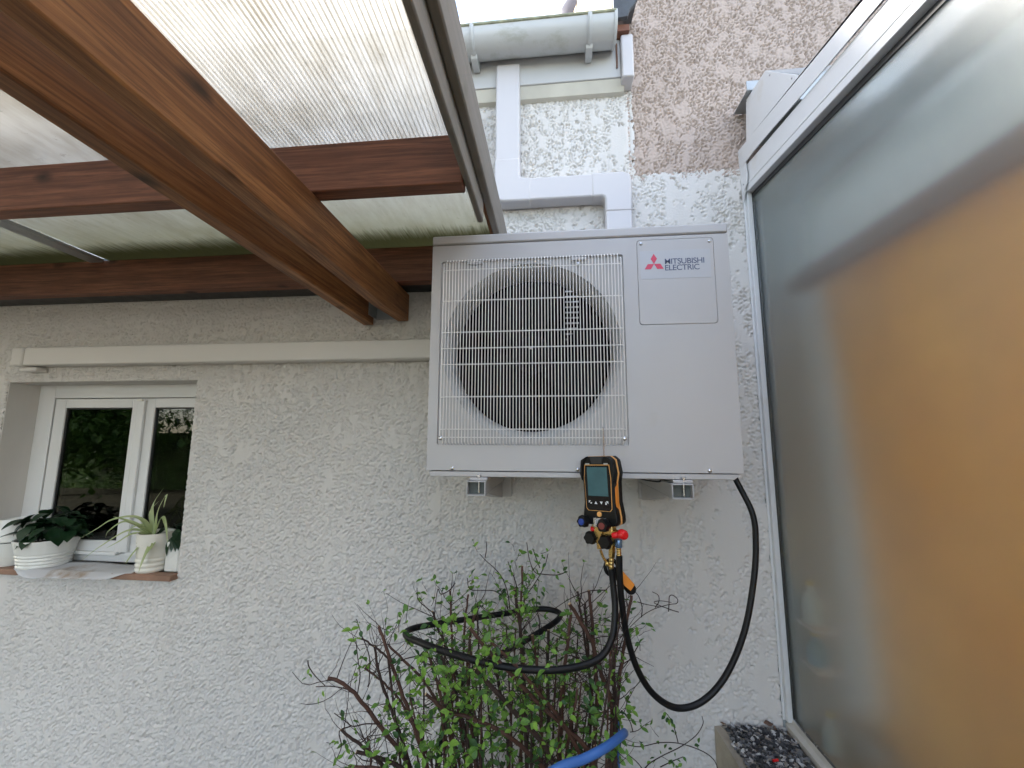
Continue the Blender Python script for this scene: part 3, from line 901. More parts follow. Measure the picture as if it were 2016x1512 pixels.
# corner posts out of view towards the garden
for x in (-.372, -3.9):
    MB().box((x, -3.0, 0), (x+.095, -2.9, 2.12)).obj('post', 'brown_wood_z', PG, bev=.004)
for xx in (-3.90, -3.99+.23):
    beam(xx-.06, xx-.015, -3.3, -.004, 2.058, 2.186, 'brown_wood_y', 'beam', 1)
# ribbed twin-wall sheets
def zs_(y): return 2.3365+(-.0225)*(y+.10) if y < -.65 else 2.3365-(.0045)*(y+.1)
def roofsheet(x0, x1, label):
    ya, yb = -3.3, -.02
    ys = [yb, -.3, -.648, -1.0, -1.376, -1.8, -2.156, -2.7, ya]
    H = .010
    def skin(dz):
        b = MB(); vs = []; fs = []
        for y in ys: vs += [(x0, y, zs_(y)+dz), (x1, y, zs_(y)+dz)]
        for i in range(len(ys)-1): fs.append((2*i, 2*i+1, 2*i+3, 2*i+2))
        return b.add(vs, fs)
    lo = skin(.0012).obj('roof_sheet', 'sheet_lower_skin', PG, smooth=0)
    if label: lo['label'] = label
    skin(H).obj('upper_skin', 'sheet_upper_skin', lo, smooth=0)
    b = MB()
    n = int((x1-x0)/.0112)
    for i in range(n+1):
        x = x0+.0004+(x1-x0-.0008)*i/n
        vs = []; fs = []
        for y in ys: vs += [(x, y, zs_(y)+.0016), (x, y, zs_(y)+H-.0004)]
        for k in range(len(ys)-1): fs.append((2*k, 2*k+2, 2*k+3, 2*k+1))
        b.add(vs, fs)
    w = b.obj('webs', 'sheet_web', lo, smooth=0, weld=False)
    w['kind'] = 'stuff'
roofsheet(-1.500, .1425, None)
roofsheet(-2.72, -1.565, None)
roofsheet(-3.93, -2.785, None)
for x in (-1.5645, -2.7845):
    b = MB()
    b.prism([(x, 2.3225), (x+.030, 2.3225), (x+.030, 2.3345), (x, 2.3345)], 'y', -3.3, -.135)
    b.prism([(x+.030, 2.3225), (x+.058, 2.3225), (x+.064, 2.3345), (x+.030, 2.3345)], 'y', -3.3, -.135)
    o = b.obj('sheet_joint', 'zinc', PG, bev=.001)
    for vv in o.data.vertices:
        yy = vv.co.y
        if yy < -3: vv.co.z += zs_(-3.3)-2.3365
# joints are set into notches, so keep each in three spans between purlins

# ================================================================ veranda
VR = empty('glazed_veranda', (2.3, -1.3, 0), 'white framed veranda with a tall frosted side pane, along the right edge', 'veranda')
GX = 1.128
YE = -2.9
def ztop(y): return 2.545+.10*y
# side pane
MB().prism([(0.0-.012, .688), (YE, .720), (YE, ztop(YE)), (-.012, ztop(0))], 'x', GX, GX+.006).obj('frosted_pane', 'frosted_glass', VR, smooth=0)
# rubber seal round it
b = MB()
b.prism([(-.011, .690), (-.002, .690), (-.002, ztop(0)), (-.011, ztop(0))], 'x', GX-.006, GX+.012)
b.prism([(-.0, ztop(0)-.0005), (YE, ztop(YE)), (YE, ztop(YE)-.016), (-.0, ztop(0)-.016)], 'x', GX-.006, GX-.0005)
b.obj('rubber_seal', 'rubber_dark', VR)
# wall post
b = MB(); b.box((1.104, -.020, .684), (GX-.007, -.0005, 2.56)); b.box((1.096, -.006, .684), (1.104, -.0005, 2.66)); b.obj('wall_post', 'alu_white', VR, bev=.0015)
MB().box((GX+.013, -.045, .684), (1.20, -.0005, 2.5)).obj('inner_post', 'inner_grey', VR, bev=.002)
# sloping top rail and its cover strip
b = MB(); b.prism([(.0, 2.548), (YE, 2.548+.10*YE), (YE, 2.655+.118*YE), (.0, 2.655)], 'x', 1.102, 1.16); b.obj('top_rail', 'alu_white', VR, bev=.002)
b = MB(); b.prism([(-.0, 2.575), (YE, 2.575+.10*YE), (YE, 2.580+.10*YE), (.0, 2.580)], 'x', 1.1005, 1.1018); b.obj('rail_bead', 'alu_white', VR)
b = MB(); b.prism([(.006, 2.657), (-.10, 2.653), (-.25, 2.634), (-.5, 2.598), (YE, 2.6545+.118*YE), (YE, 2.705+.150*YE), (-.28, 2.700), (-.10, 2.722), (.006, 2.738)], 'x', 1.093, 1.0965); b.obj('cover_strip', 'alu_white', VR)
b = MB(); b.prism([(-.0, 2.54), (-.042, 2.568), (-.050, 2.600), (-.046, 2.664), (.0, 2.664)], 'x', 1.0935, 1.0975); b.prism([(-.0, 2.50), (-.012, 2.52), (-.03, 2.552), (-.0, 2.555)], 'x', 1.094, 1.0970)
o = b.obj('corner_plate', 'alu_white', VR)
b = MB(); b.lathe([(.003, 0), (.003, -.002), (0, -.003)], (1.0935, -.022, 2.578), 'x', 10); b.obj('rivet', 'steel', VR)
# polygonal end cap of the roller box above
cap = [(-.218, 2.878), (-.384, 2.700), (-.376, 2.640), (-.10, 2.69), (-.048, 2.712), (-.074, 2.893)]
b = MB(); b.prism(cap, 'x', 1.100, 1.104); b.obj('roller_box_end', 'alu_white', VR, bev=.0008)
b = MB(); b.prism([(u, w) for u, w in ((-.216, 2.880), (-.387, 2.702), (-.380, 2.62), (-.07, 2.70), (-.072, 2.896))], 'x', 1.1045, 3.4); b.obj('roller_box', 'zinc', VR, bev=.001)
for y, z in ((-.245, 2.835), (-.360, 2.712), (-.078, 2.885)):
    MB().lathe([(.003, 0), (.003, -.002), (0, -.003)], (1.0998, y, z), 'x', 10).obj('rivet', 'steel', VR)
b = MB(); b.box((1.085, -.118, 2.896), (1.16, -.0, 2.900)); b.box((1.085, -.118, 2.900), (1.16, -.114, 2.935)); b.obj('box_bracket', 'zinc', VR, bev=.001)
# sill under the pane
b = MB(); b.prism([(1.104, .655), (GX+.05, .655), (GX+.05, .684), (GX-.002, .684), (GX-.004, .694), (GX-.009, .694), (GX-.012, .680), (1.104, .672)], 'y', YE, -.001); b.obj('sill', 'alu_dirty', VR, bev=.001)
MB().box((GX-.0085, YE, .6945), (GX-.0045, -.012, .700)).obj('sill_trim', 'steel', VR)
# plinth wall under the glass, floor, roof, far side
MB().box((1.106, YE, 0), (1.30, -.001, .654)).obj('plinth_wall', 'mortar', VR)
MB().box((1.30, YE, .25), (5.0, -.001, .30)).obj('floor', 'floor_tile', VR, smooth=0)
MB().prism([(-.001, 2.60), (YE, 2.60+.105*YE), (YE, 2.616+.105*YE), (-.001, 2.616)], 'x', 1.161, 5.0).obj('roof_sheet', 'veranda_roof_sheet', VR, smooth=0)
for x in (1.9, 2.7, 3.5, 4.3):
    MB().prism([(-.001, 2.54), (YE, 2.54+.105*YE), (YE, 2.598+.105*YE), (-.001, 2.598)], 'x', x, x+.05).obj('rafter', 'alu_white', VR)
MB().box((4.95, YE, .30), (5.0, -.001, 1.1)).obj('far_side', 'inner_wall', VR)
# inner blind hanging just behind the pane
BL = empty('orange_blind', (1.30, -1.2, .33), 'orange fabric blind glowing through the frosted veranda pane', 'blind')
b = MB()
vs = []; fs = []
ny = 60
for i in range(ny+1):
    y = -.06-2.65*i/ny
    xo = .010*math.sin(i*1.1)+.006*math.sin(i*.47)+.09*math.exp((y+.06)/.14)
    vs += [(1.29+xo, y, .34), (1.285+xo, y, 1.3), (1.275+xo*.55, y, 2.145)]
for i in range(ny):
    for k in range(2):
        p = 3*i+k
        fs.append((p, p+1, p+4, p+3))
o = b.add(vs, fs).obj('fabric', 'orange_fabric', BL)
md = o.modifiers.new('thickness', 'SOLIDIFY'); md.thickness = .002
MB().box((1.225, -2.75, 2.118), (1.262, -.035, 2.185)).obj('head_rail', 'rail_brown', BL, bev=.004)
V2 = empty('grey_infill', (1.25, -1.2, 2.3), 'grey and pale valance bands above the orange blind, seen through the frosted pane', 'infill')  # grey and pale bands fill the space between blind and top rail
MB().prism([(-.06, 2.525), (-2.8, 2.525-.274), (-2.8, 2.44-.272), (-.06, 2.44)], 'x', 1.205, 1.212).obj('grey_band', 'inner_grey', V2)
MB().box((1.280, -.085, 2.19), (1.283, -2.75, 2.43)).obj('pale_band', 'pale_infill', V2)
# little things on the inner ledge
lg = MB().box((1.301, -.30, .70), (1.42, -.001, .72)).obj('inner_shelf', 'mortar', origin=(1.35, -.1, .7)); tag(lg, 'small ledge behind the frosted pane at its lower left corner', 'shelf')
def bottle(name, x, y, z, r, h, mat, label):
    E_ = empty(name, (x, y, z), label, 'bottle')
    MB().lathe([(r*.9, 0), (r, .01), (r, h*.6), (r*.55, h*.8), (r*.3, h*.85), (r*.3, h)], (x, y, z), 'z', 18).obj('body', mat, E_)
    MB().lathe([(r*.36, h), (r*.36, h*1.1), (0, h*1.1)], (x, y, z), 'z', 12).obj('cap', 'bottle_yellow', E_)
bottle('spray_bottle', 1.178, -.085, 1.02, .028, .115, 'bottle_pale', 'pale blurred bottle seen through the lower left of the frosted pane')
bottle('cleaning_bottle', 1.178, -.092, .90, .028, .085, 'bottle_blue', 'blue blurred bottle below the pale one behind the frosted pane')
bottle('small_flask', 1.178, -.135, .655, .026, .12, 'bottle_pale', 'lowest pale flask behind the frosted pane, near the sill')
MB().box((1.148, -.14, 1.010), (1.214, -.05, 1.018)).obj('ledge_', 'alu_white', VR).name = 'upper_ledge'
MB().box((1.148, -.14, .890), (1.214, -.05, .898)).obj('lower_ledge', 'alu_white', VR)

# ================================================================ planter ledge with stone chips
PL = empty('stone_ledge', (.99, -1.0, 0), 'low masonry ledge topped with black and white stone chips, beside the veranda sill', 'ledge')
b = MB()
n = 30
vs = []
for i in range(n+1):
    y = -.001-2.4*i/n
    j = RND.uniform(-.004, .004)
    vs += [(.884+j, y, 0), (.882+j, y, .650+j*.5), (.905+j*1.8, y, .651), (1.1045, y, .648), (1.1045, y, 0)]
fs = [(0, 1, 2, 3, 4), tuple(5*n+k for k in (4, 3, 2, 1, 0))]
for i in range(n):
    for k in range(5): fs.append((5*i+k, 5*i+(k+1) % 5, 5*i+5+(k+1) % 5, 5*i+5+k))
b.add(vs, fs).obj('masonry', 'mortar', PL)
def chip_mesh(seed):
    r = random.Random(seed)
    b = MB()
    n = 6
    pts = [(math.cos(2*math.pi*k/n)*r.uniform(.5, 1), math.sin(2*math.pi*k/n)*r.uniform(.3, .8)) for k in range(n)]
    vs = [(x, y, -.18) for x, y in pts]+[(x*.8+.05, y*.8, .2+r.uniform(-.12, .12)) for x, y in pts]
    return vs, [tuple(range(n-1, -1, -1)), tuple(range(n, 2*n))]+[(k, (k+1) % n, n+(k+1) % n, n+k) for k in range(n)]
chipm = [chip_mesh(s) for s in range(7)]
chip_me = {}
cnt = 0
joined = MB()
for i in range(2600):
    near = i < 1900
    y = -RND.uniform(.008, .62) if near else -RND.uniform(.62, 2.35)
    x = RND.uniform(.898+.012*abs(math.sin(y*30)), 1.098)
    sc = RND.uniform(.006, .0155)
    z = .651+RND.uniform(.001, .009)
    e = Matrix.Translation((x, y, z)) @ (Matrix.Rotation(RND.uniform(0, 6.3), 4, 'Z') @ Matrix.Rotation(RND.gauss(0, .45), 4, 'X') @ Matrix.Rotation(RND.gauss(0, .35), 4, 'Y')) @ Matrix.Scale(sc, 4)
    k = RND.choice((0, 0, 1, 1, 2, 2, 3, 3, 3, 4))
    cm = RND.randrange(7)
    if cnt < 290 and y > -.26 and sc > .0105:
        key = (cm, k)
        if key not in chip_me:
            me = bpy.data.meshes.new('stone_chip'); me.from_pydata(*[chipm[cm][0], [], chipm[cm][1]]); me.materials.append(MATS['chip_%d' % k]); chip_me[key] = me
        o = bpy.data.objects.new('stone_chip', chip_me[key]); COL.objects.link(o); o.parent = PL
        o.matrix_local = Matrix.Translation(-wl(PL)) @ e
        cnt += 1
    else:
        joined.add([e @ Vector(v) for v in chipm[cm][0]], chipm[cm][1], k)
kind(joined.obj('loose_chips', ['chip_%d' % k for k in range(5)], PL, smooth=0, weld=False), 'stuff')
# dead leaves in the corner of the ledge
for x, y, z, rz, w in ((1.045, -.012, .672, .3, .030), (1.062, -.018, .664, 1.2, .026), (.905, -.006, .660, 2.2, .022)):
    b = MB(); b.add([(-1, 0, 0), (-.3, .5, .25), (.5, .45, .1), (1, 0, .3), (.4, -.4, .05), (-.4, -.5, .2), (0, 0, -.1)], [(0, 1, 6), (1, 2, 6), (2, 3, 6), (3, 4, 6), (4, 5, 6), (5, 0, 6)])
    o = b.obj('dead_leaf', 'leaf_litter', None, origin=(0, 0, 0)); o.location = (x, y, z); o.scale = (w*.6,)*3; o.rotation_euler = (.5, .3, rz)
    md = o.modifiers.new('t', 'SOLIDIFY'); md.thickness = .02
    lab = {1.045: 'curled brown dead leaf against the wall at the right end of the chip ledge', 1.062: 'dead leaf lying on stone chips next to the veranda post', .905: 'reddish dead leaf at the left back corner of the chip ledge'}[x]
    tag(o, lab, 'leaf')
b = MB(); b.tube([(0, 0, 0), (.016, .004, .001)], .0035, 8); o = b.obj('cigarette_end', ['cap_red'], None); o.location = (.985, -.165, .664); tag(o, 'small red and white cigarette end among the stone chips', 'litter')

# ================================================================ things on the window sill
SZ = 1.0622
def ribbed_pot(name, x, y, rb, rt_, h, mat, label, cat, sx=1.0, ribs=4, group=None):
    E_ = empty(name, (x, y, SZ), label, cat, group)
    pr = [(0, .0), (rb*.96, 0), (rb, .004)]
    for k in range(40):
        t_ = k/39
        z = .004+(h-.008)*t_
        r_ = rb+(rt_-rb)*t_**1.3
        if t_ < ribs*.13: r_ += .0018*math.sin(t_/.13*2*math.pi)
        pr.append((r_, z))
    pr += [(rt_, h), (rt_-.006, h), (rt_-.009, h-.015)]
    MB().lathe(pr, (x, y, SZ), 'z', 36, sx=sx).obj('pot', mat, E_)
    MB().lathe([(rt_-.009, h-.022), (rt_-.012, h-.018), (0, h-.012)], (x, y, SZ), 'z', 24, sx=sx).obj('potting_soil', 'soil', E_)
    return E_
def leaf_shape(L_, Wd, n=6, droop=.35, fold=.18):
    vs = []; fs = []
    for i in range(n+1):
        t_ = i/n
        w = Wd*math.sin(math.pi*min(1, t_*.97+.03))**.8*(1-.25*t_)
        z = -droop*L_*t_*t_
        vs += [(-w/2, L_*t_, z+fold*w), (0, L_*t_, z), (w/2, L_*t_, z+fold*w)]
    for i in range(n):
        p = 3*i
        fs += [(p, p+1, p+4, p+3), (p+1, p+2, p+5, p+4)]
    return vs, fs
def put_leaf(par, me, loc, rz, tilt, sc, name='leaf', roll_=0):
    o = bpy.data.objects.new(name, me); COL.objects.link(o); o.parent = par
    m_ = Matrix.Translation(Vector(loc)-wl(par)) @ Matrix.Rotation(rz, 4, 'Z') @ Matrix.Rotation(tilt, 4, 'X') @ Matrix.Rotation(roll_, 4, 'Y') @ Matrix.Scale(sc, 4)
    o.matrix_local = m_
    return o
def leafmesh(mat, L_, Wd, **k):
    vs, fs = leaf_shape(L_, Wd, **k)
    me = bpy.data.meshes.new('leaf'); me.from_pydata(vs, [], fs); me.materials.append(MATS[mat]); me.shade_smooth()
    return me
PTR = random.Random(5)
# bowl with dark round-leaved plant
P1 = ribbed_pot('potted_plant', -1.815, .045, .078, .098, .112, 'pot_white', 'dark leafy houseplant in a wide white ribbed bowl on the sill', 'potted plant', 1.12)
lm1 = leafmesh('leaf_pot', .062, .056, droop=.35)
for k in range(70):
    a = PTR.uniform(0, 6.28); rr_ = PTR.uniform(.0, .105)
    x, y = -1.80+rr_*math.cos(a)*1.35, .035+rr_*math.sin(a)*.6
    z = SZ+.128+PTR.uniform(0.0, .12)*(1-rr_*5)
    b = put_leaf(P1, lm1, (x, y, z), a-R(90)+PTR.uniform(-.6, .6), PTR.uniform(-.75, .25), PTR.uniform(.75, 1.15))
st = MB()
for k in range(14):
    a = PTR.uniform(0, 6.28); st.tube([(-1.81, .045, SZ+.10), (-1.81+.05*math.cos(a), .045+.03*math.sin(a), SZ+.14), (-1.81+.09*math.cos(a), .045+.04*math.sin(a), SZ+.15)], .002, 5)
st.obj('stalks', 'leaf_pot', P1)
# spider plant
P2 = ribbed_pot('spider_plant', -1.300, .040, .056, .064, .150, 'pot_cream', 'spider plant with long striped arching leaves in a cream ribbed pot', 'potted plant', 1.0, 3)
def blade(pts, w, mat='leaf_stripe'):
    pts = smooth_path(pts, 7); n = len(pts)
    for off, ww, mt, dz in ((0, w, 'leaf_stripe', 0),):
        vs = []; fs = []
        for i, p in enumerate(pts):
            t_ = i/(n-1)
            wd = ww*(math.sin(math.pi*min(1, .12+.88*t_))**.6)*(1-.55*t_)
            tg = (pts[min(i+1, n-1)]-pts[max(i-1, 0)]).normalized()
            sd = tg.cross(Vector((0, -.5, .85))); sd.normalize()
            vs += [p-sd*wd/2+Vector((0, 0, .3*wd)), p, p+sd*wd/2+Vector((0, 0, .3*wd))]
        for i in range(n-1):
            q = 3*i; fs += [(q, q+1, q+4, q+3), (q+1, q+2, q+5, q+4)]
        MB().add(vs, fs).obj('leaf', 'leaf_stripe', P2)
c0 = (-1.305, .04, SZ+.15)
for pts in (
    [(-1.3138, 0.0400, 1.2005), (-1.3427, 0.0500, 1.3053), (-1.3013, 0.0500, 1.3899)], [(-1.3068, 0.0400, 1.2007), (-1.2960, 0.0300, 1.2888), (-1.2554, 0.0200, 1.3630), (-1.2404, 0.0000, 1.3153)],
    [(-1.3190, 0.0400, 1.2045), (-1.3545, 0.0000, 1.2725), (-1.4419, -0.0200, 1.2662), (-1.4986, -0.0300, 1.2309), (-1.5733, -0.0300, 1.1893)], [(-1.3190, 0.0400, 1.2045), (-1.3702, 0.0000, 1.2520), (-1.4554, -0.0100, 1.2782)],
    [(-1.3231, 0.0400, 1.2003), (-1.3985, 0.0000, 1.2554), (-1.4518, -0.0200, 1.2240), (-1.4659, -0.0200, 1.1938)], [(-1.3184, 0.0400, 1.2004), (-1.3822, 0.0000, 1.2215), (-1.4658, -0.0300, 1.1666), (-1.5406, -0.0400, 1.1084)],
    [(-1.3182, 0.0400, 1.1984), (-1.3641, 0.0000, 1.2080), (-1.4063, -0.0200, 1.1796), (-1.4461, -0.0300, 1.1574)], [(-1.3176, 0.0400, 1.1943), (-1.3075, -0.0100, 1.1761), (-1.3290, -0.0300, 1.1317), (-1.3294, -0.0500, 1.1046)],
    [(-1.3106, 0.0400, 1.1945), (-1.2674, -0.0200, 1.1601), (-1.2668, -0.0400, 1.1171), (-1.2728, -0.0450, 1.0709)], [(-1.3060, 0.0400, 1.1946), (-1.2508, -0.0200, 1.1703), (-1.2683, -0.0300, 1.1297), (-1.2723, -0.0400, 1.0922)],
    [(-1.3190, 0.0400, 1.2045), (-1.3370, 0.0200, 1.2387), (-1.3721, 0.0000, 1.2318), (-1.3785, -0.0100, 1.1939)], [(-1.3193, 0.0500, 1.1982), (-1.3599, 0.0600, 1.2823), (-1.3238, 0.0600, 1.3356)], [(-1.3091, 0.0400, 1.2007), (-1.2848, 0.0400, 1.2667), (-1.2424, 0.0200, 1.2410), (-1.2048, 0.0000, 1.1766)],
    [(-1.3190, 0.0400, 1.2045), (-1.3389, 0.0200, 1.2529), (-1.3954, 0.0200, 1.2720), (-1.4248, 0.0200, 1.2468)]):
    blade(pts, .017)
# cloth/newspaper under the pots
b = MB(); vs = []; fs = []
nxp, nyp = 30, 9
for j in range(nyp+1):
    for i in range(nxp+1):
        u, v_ = i/nxp, j/nyp
        x = -1.885+.545*u+.02*(v_-.5)
        y = .085-.155*v_*(1-.35*(2*u-1)**2)-.008*math.sin(u*9)
        z = SZ+.0022+.002*math.sin(u*23+v_*5)*v_+.0015*math.sin(u*7-v_*9)
        if y < -.029: z -= min(.018, (-.029-y)*.9)
        vs.append((x, y, z+.0015))
for j in range(nyp):
    for i in range(nxp):
        p = j*(nxp+1)+i; fs.append((p, p+1, p+nxp+2, p+nxp+1))
o = b.add(vs, fs).obj('floor_cloth', 'paper_grey', None)
md = o.modifiers.new('t', 'SOLIDIFY'); md.thickness = .0025
tag(o, 'crumpled grey cloth with brown stain spread over the window sill edge', 'cloth')
# two stacked white pots at the left
def plain_pot(x, y, z, r0, r1, h, mat, label, tilt=0):
    E_ = empty('flower_pot', (x, y, z), label, 'flower pot', rot=(0, tilt, 0))
    MB().lathe([(0, 0), (r0*.95, 0), (r0, .005), (r1, h), (r1-.005, h), (r1-.008, h-.02)], (0, 0, 0), 'z', 32).obj('pot', mat, E_, local=True)
    MB().lathe([(r1-.008, h-.014), (r1*.4, h-.006), (0, h-.004)], (0, 0, 0), 'z', 20).obj('potting_soil', 'soil', E_, local=True)
plain_pot(-1.985, .046, SZ, .066, .070, .094, 'pot_white', 'low white pot at the far left, bottom of a stack')
plain_pot(-1.978, .040, SZ+.0962, .070, .052, .093, 'pot_white', 'white pot sitting upside down on another at the left of the sill', R(-3))
# right: small white pot and dark plant behind it
P3 = empty('corner_plant', (-1.202, .055, SZ), 'dark green plant in a small square white pot, right end of the sill', 'potted plant')
b = MB(); b.prism(rrect(-1.232, .020, -1.170, .085, .008), 'z', SZ, SZ+.115); b.obj('pot', 'pot_white', P3, bev=.002)
MB().box((-1.226, .026, SZ+.1152), (-1.176, .079, SZ+.118)).obj('potting_soil', 'soil', P3)
lm3 = leafmesh('leaf_pot', .095, .036, droop=.55)
for k in range(22):
    a = PTR.uniform(R(60), R(330)); r_ = PTR.uniform(0, .05)
    put_leaf(P3, lm3, (-1.215+r_*math.cos(a), .045+r_*math.sin(a)*.5, SZ+.125+PTR.uniform(0, .055)), a-R(90), PTR.uniform(-.9, .5), PTR.uniform(.6, 1.05))

# ================================================================ digital manifold hanging on the grille
GC = Vector((.4755, -.502, 1.475)); GA = R(-34)
GM = empty('digital_manifold', tuple(GC), 'black and orange digital refrigerant manifold hooked on the fan grille', 'gauge')
rotm = Matrix.Translation(GC) @ Matrix.Rotation(GA, 4, 'Z') @ Matrix.Rotation(R(-2.5), 4, 'Y')
def gpart(b, name, mat, bev=0, smooth=40, parent=None):
    b.v = [tuple(rotm @ Vector(v)) for v in b.v]
    return b.obj(name, mat, parent or GM, bev=bev, smooth=smooth)
out = [(-.033, .082), (-.043, .073), (-.0475, .040), (-.0425, .018), (-.0415, -.030), (-.0465, -.062), (-.0465, -.079), (-.040, -.084), (.040, -.084), (.0465, -.079), (.0465, -.062), (.0415, -.030), (.0425, .018), (.0475, .040), (.043, .073), (.031, .082)]
sc_ = lambda f, g=1: [(x*f, z*g) for x, z in out]
gpart(MB().prism(out, 'y', -.024, -.004), 'front_shell', 'tool_black', .004)
gpart(MB().prism(sc_(1.012, 1.006), 'y', -.0038, .0012), 'trim_band', 'tool_orange_pale', .0006)
gpart(MB().prism(out, 'y', .0014, .026), 'rear_shell', 'tool_black', .005)
for sgn in (1, -1):
    gpart(MB().prism([(-.0037, .016), (-.0175, .006), (-.0175, -.038), (-.0037, -.050)], 'x', sgn*.036, sgn*.0437), 'side_grip', 'tool_orange', .0006)
# raised rubber corners
for sx_ in (-1, 1):
    gpart(MB().prism([(sx_*.024, .083), (sx_*.0435, .074), (sx_*.0480, .040), (sx_*.043, .022), (sx_*.038, .066)], 'y', -.028, -.018), 'corner_guard', 'tool_black', .002)
gpart(MB().prism([(-.018, .080), (-.014, .064), (.014, .064), (.018, .080)], 'y', -.0262, -.02), 'top_bridge', 'rubber_dark', .001)
face = [(-.034, .062), (-.037, .030), (-.035, -.044), (-.030, -.050), (.030, -.050), (.035, -.044), (.037, .030), (.034, .062)]
gpart(MB().prism([(x*1.0, z) for x, z in face], 'y', -.0250, -.0235), 'bezel_line', 'tool_orange_pale')
gpart(MB().prism([(x*.965, z*.975) for x, z in face], 'y', -.0256, -.0245), 'display_cover', 'tool_glossy_black')
gpart(MB().box((-.0275, -.0261, -.014), (.0275, -.0257, .056)), 'screen', 'tool_screen')
b = MB()
b.prism([(-.004-.0075, -.0335), (.004-.0075, -.0335), (-.0075, -.027)], 'y', -.0262, -.0257)
gpart(b, 'arrow_key', 'print_white')
gpart(MB().prism([(.0035, -.027), (.0115, -.027), (.0075, -.0335)], 'y', -.0262, -.0257), 'arrow_key', 'print_white')
b = MB(); b.prism([(-.027, -.0255), (-.021, -.0255), (-.027, -.0315)], 'y', -.0262, -.0257); b.prism([(-.022, -.030), (-.018, -.030), (-.019, -.033), (-.023, -.033)], 'y', -.0262, -.0257); gpart(b, 'back_key', 'print_white')
b = MB(); b.prism([(.026, -.0255), (.020, -.0255), (.026, -.0315)], 'y', -.0262, -.0257); b.prism([(.018, -.0285), (.022, -.0285), (.022, -.034), (.018, -.034)], 'y', -.0262, -.0257); gpart(b, 'menu_key', 'print_white')
for sx_ in (-1, 1): gpart(MB().box((sx_*.020, -.0258, .0622), (sx_*.031, -.0250, .0655)), 'printed_mark', 'zinc')
gpart(MB().lathe([(.0062, 0), (.0062, -.003), (.005, -.004), (0, -.004)], (0, -.0238, -.0575), 'y', 18), 'round_button', 'tool_orange_pale')
b = MB(); b.box((-.016, -.030, -.088), (.017, -.0242, -.066)); gpart(b, 'sight_block', 'steel', .001)
for r_ in (.0095, .006): 
    b = MB(); b.lathe([(r_, 0), (r_, -.0012), (r_-.0015, -.0012), (r_-.0015, 0)], (0, -.030, -.0765), 'y', 24); gpart(b, 'sight_ring', 'print_white')
def knob(x, z, cap, y=-.024, r=.0145, l=.020):
    b = MB(); pr_ = []
    n = 36; vs = []
    for yy, f in ((0, .7), (-.004, 1), (-l+.003, .95), (-l, .85)):
        for k in range(n):
            a = 2*math.pi*k/n; q = r*f*(1+.09*math.cos(6*a)); vs.append((x+q*math.cos(a), y+yy, z+q*math.sin(a)))
    fs = [(i*n+k, i*n+(k+1) % n, (i+1)*n+(k+1) % n, (i+1)*n+k) for i in range(3) for k in range(n)]+[tuple(range(3*n, 4*n)), tuple(range(n-1, -1, -1))]
    b.add(vs, fs)
    o = gpart(b, 'valve_knob', 'tool_black')
    if cap: gpart(MB().lathe([(.0078, 0), (.0078, -.0015), (0, -.002)], (x, y-l, z), 'y', 20), 'knob_disc', cap, parent=o)
    return o
knob(-.041, -.076, 'cap_blue'); knob(.017, -.080, 'cap_dull_red', -.028, .015, .022)
# brass valve block under the body
b = MB(); b.box((-.030, -.014, -.118), (.026, .010, -.085)); b.prism([(-.018, -.086), (-.028, -.126), (-.006, -.130), (.004, -.086)], 'y', -.020, .0)
gpart(b, 'valve_block', 'brass', .002)
knob(-.030, -.116, None, -.014, .0155, .018); knob(.010, -.122, None, -.014, .0165, .018)
def capr(x, z, y, ax, r=.0085, l=.016):
    rr_ = [(r*.8, 0), (r, .002), (r, l*.7), (r*.7, l*.95), (0, l)]
    b = MB().lathe(rr_, (0, 0, 0), 'z', 14)
    m_ = Matrix.Translation((x, y, z)) @ Vector((0, 0, 1)).rotation_difference(Vector(ax)).to_matrix().to_4x4()
    b.v = [tuple(m_ @ Vector(v)) for v in b.v]
    gpart(b, 'port_cap', 'cap_red')
capr(-.017, -.098, -.006, (-1, -.35, .1), .0075, .019)
capr(.046, -.103, -.012, (-1, -.4, -.15), .0078, .022)
capr(.047, -.100, -.014, (.85, -.5, -.1), .0115, .021)
b = MB(); b.tube([(.02, .0, -.10), (.055, -.006, -.100)], .005, 10); gpart(b, 'cross_port', 'brass')
# fittings, laid out in world space
def fit(pts, rs, name, mat, seg=12):
    return MB().tube(pts, rs, seg).obj(name, mat, GM, smooth=35)
A = [(0.4969, -0.4900, 1.3660), (0.4961, -0.4900, 1.3354), (0.4941, -0.4900, 1.3098), (0.4920, -0.4900, 1.2784)]
fit([A[0], A[1]], [.009, .0095], 'hex_fitting', 'brass', 6)
fit([A[1], A[2]], [.0085, .0085], 'hex_fitting', 'brass', 6)
ribs_ = []
rsl = []
for k in range(13):
    t_ = k/12; ribs_.append(Vector(A[2]).lerp(Vector(A[3]), t_)); rsl.append(.0070 if k % 3 == 0 else .0056)
fit(ribs_, rsl, 'hose_barb', 'brass', 14)
B_ = [(0.4677, -0.4900, 1.3505), (0.4673, -0.4880, 1.3243), (0.4743, -0.4880, 1.3062), (0.4839, -0.4880, 1.2920)]
fit([(0.4653, -0.4900, 1.3553), (0.4659, -0.4900, 1.3284)], [.0095, .008], 'hex_fitting', 'brass', 6)
fit(smooth_path(B_[1:], 5), .0034, 'bent_tube', 'brass', 10)
b = MB(); b.lathe([(0, -.006), (.005, -.004), (.006, 0), (.005, .004), (0, .006)], B_[3], 'z', 12); b.obj('ball_end', 'brass', GM)
C_ = [(0.5106, -0.5050, 1.3563), (0.5100, -0.5050, 1.3358), (0.5106, -0.5050, 1.3156)]
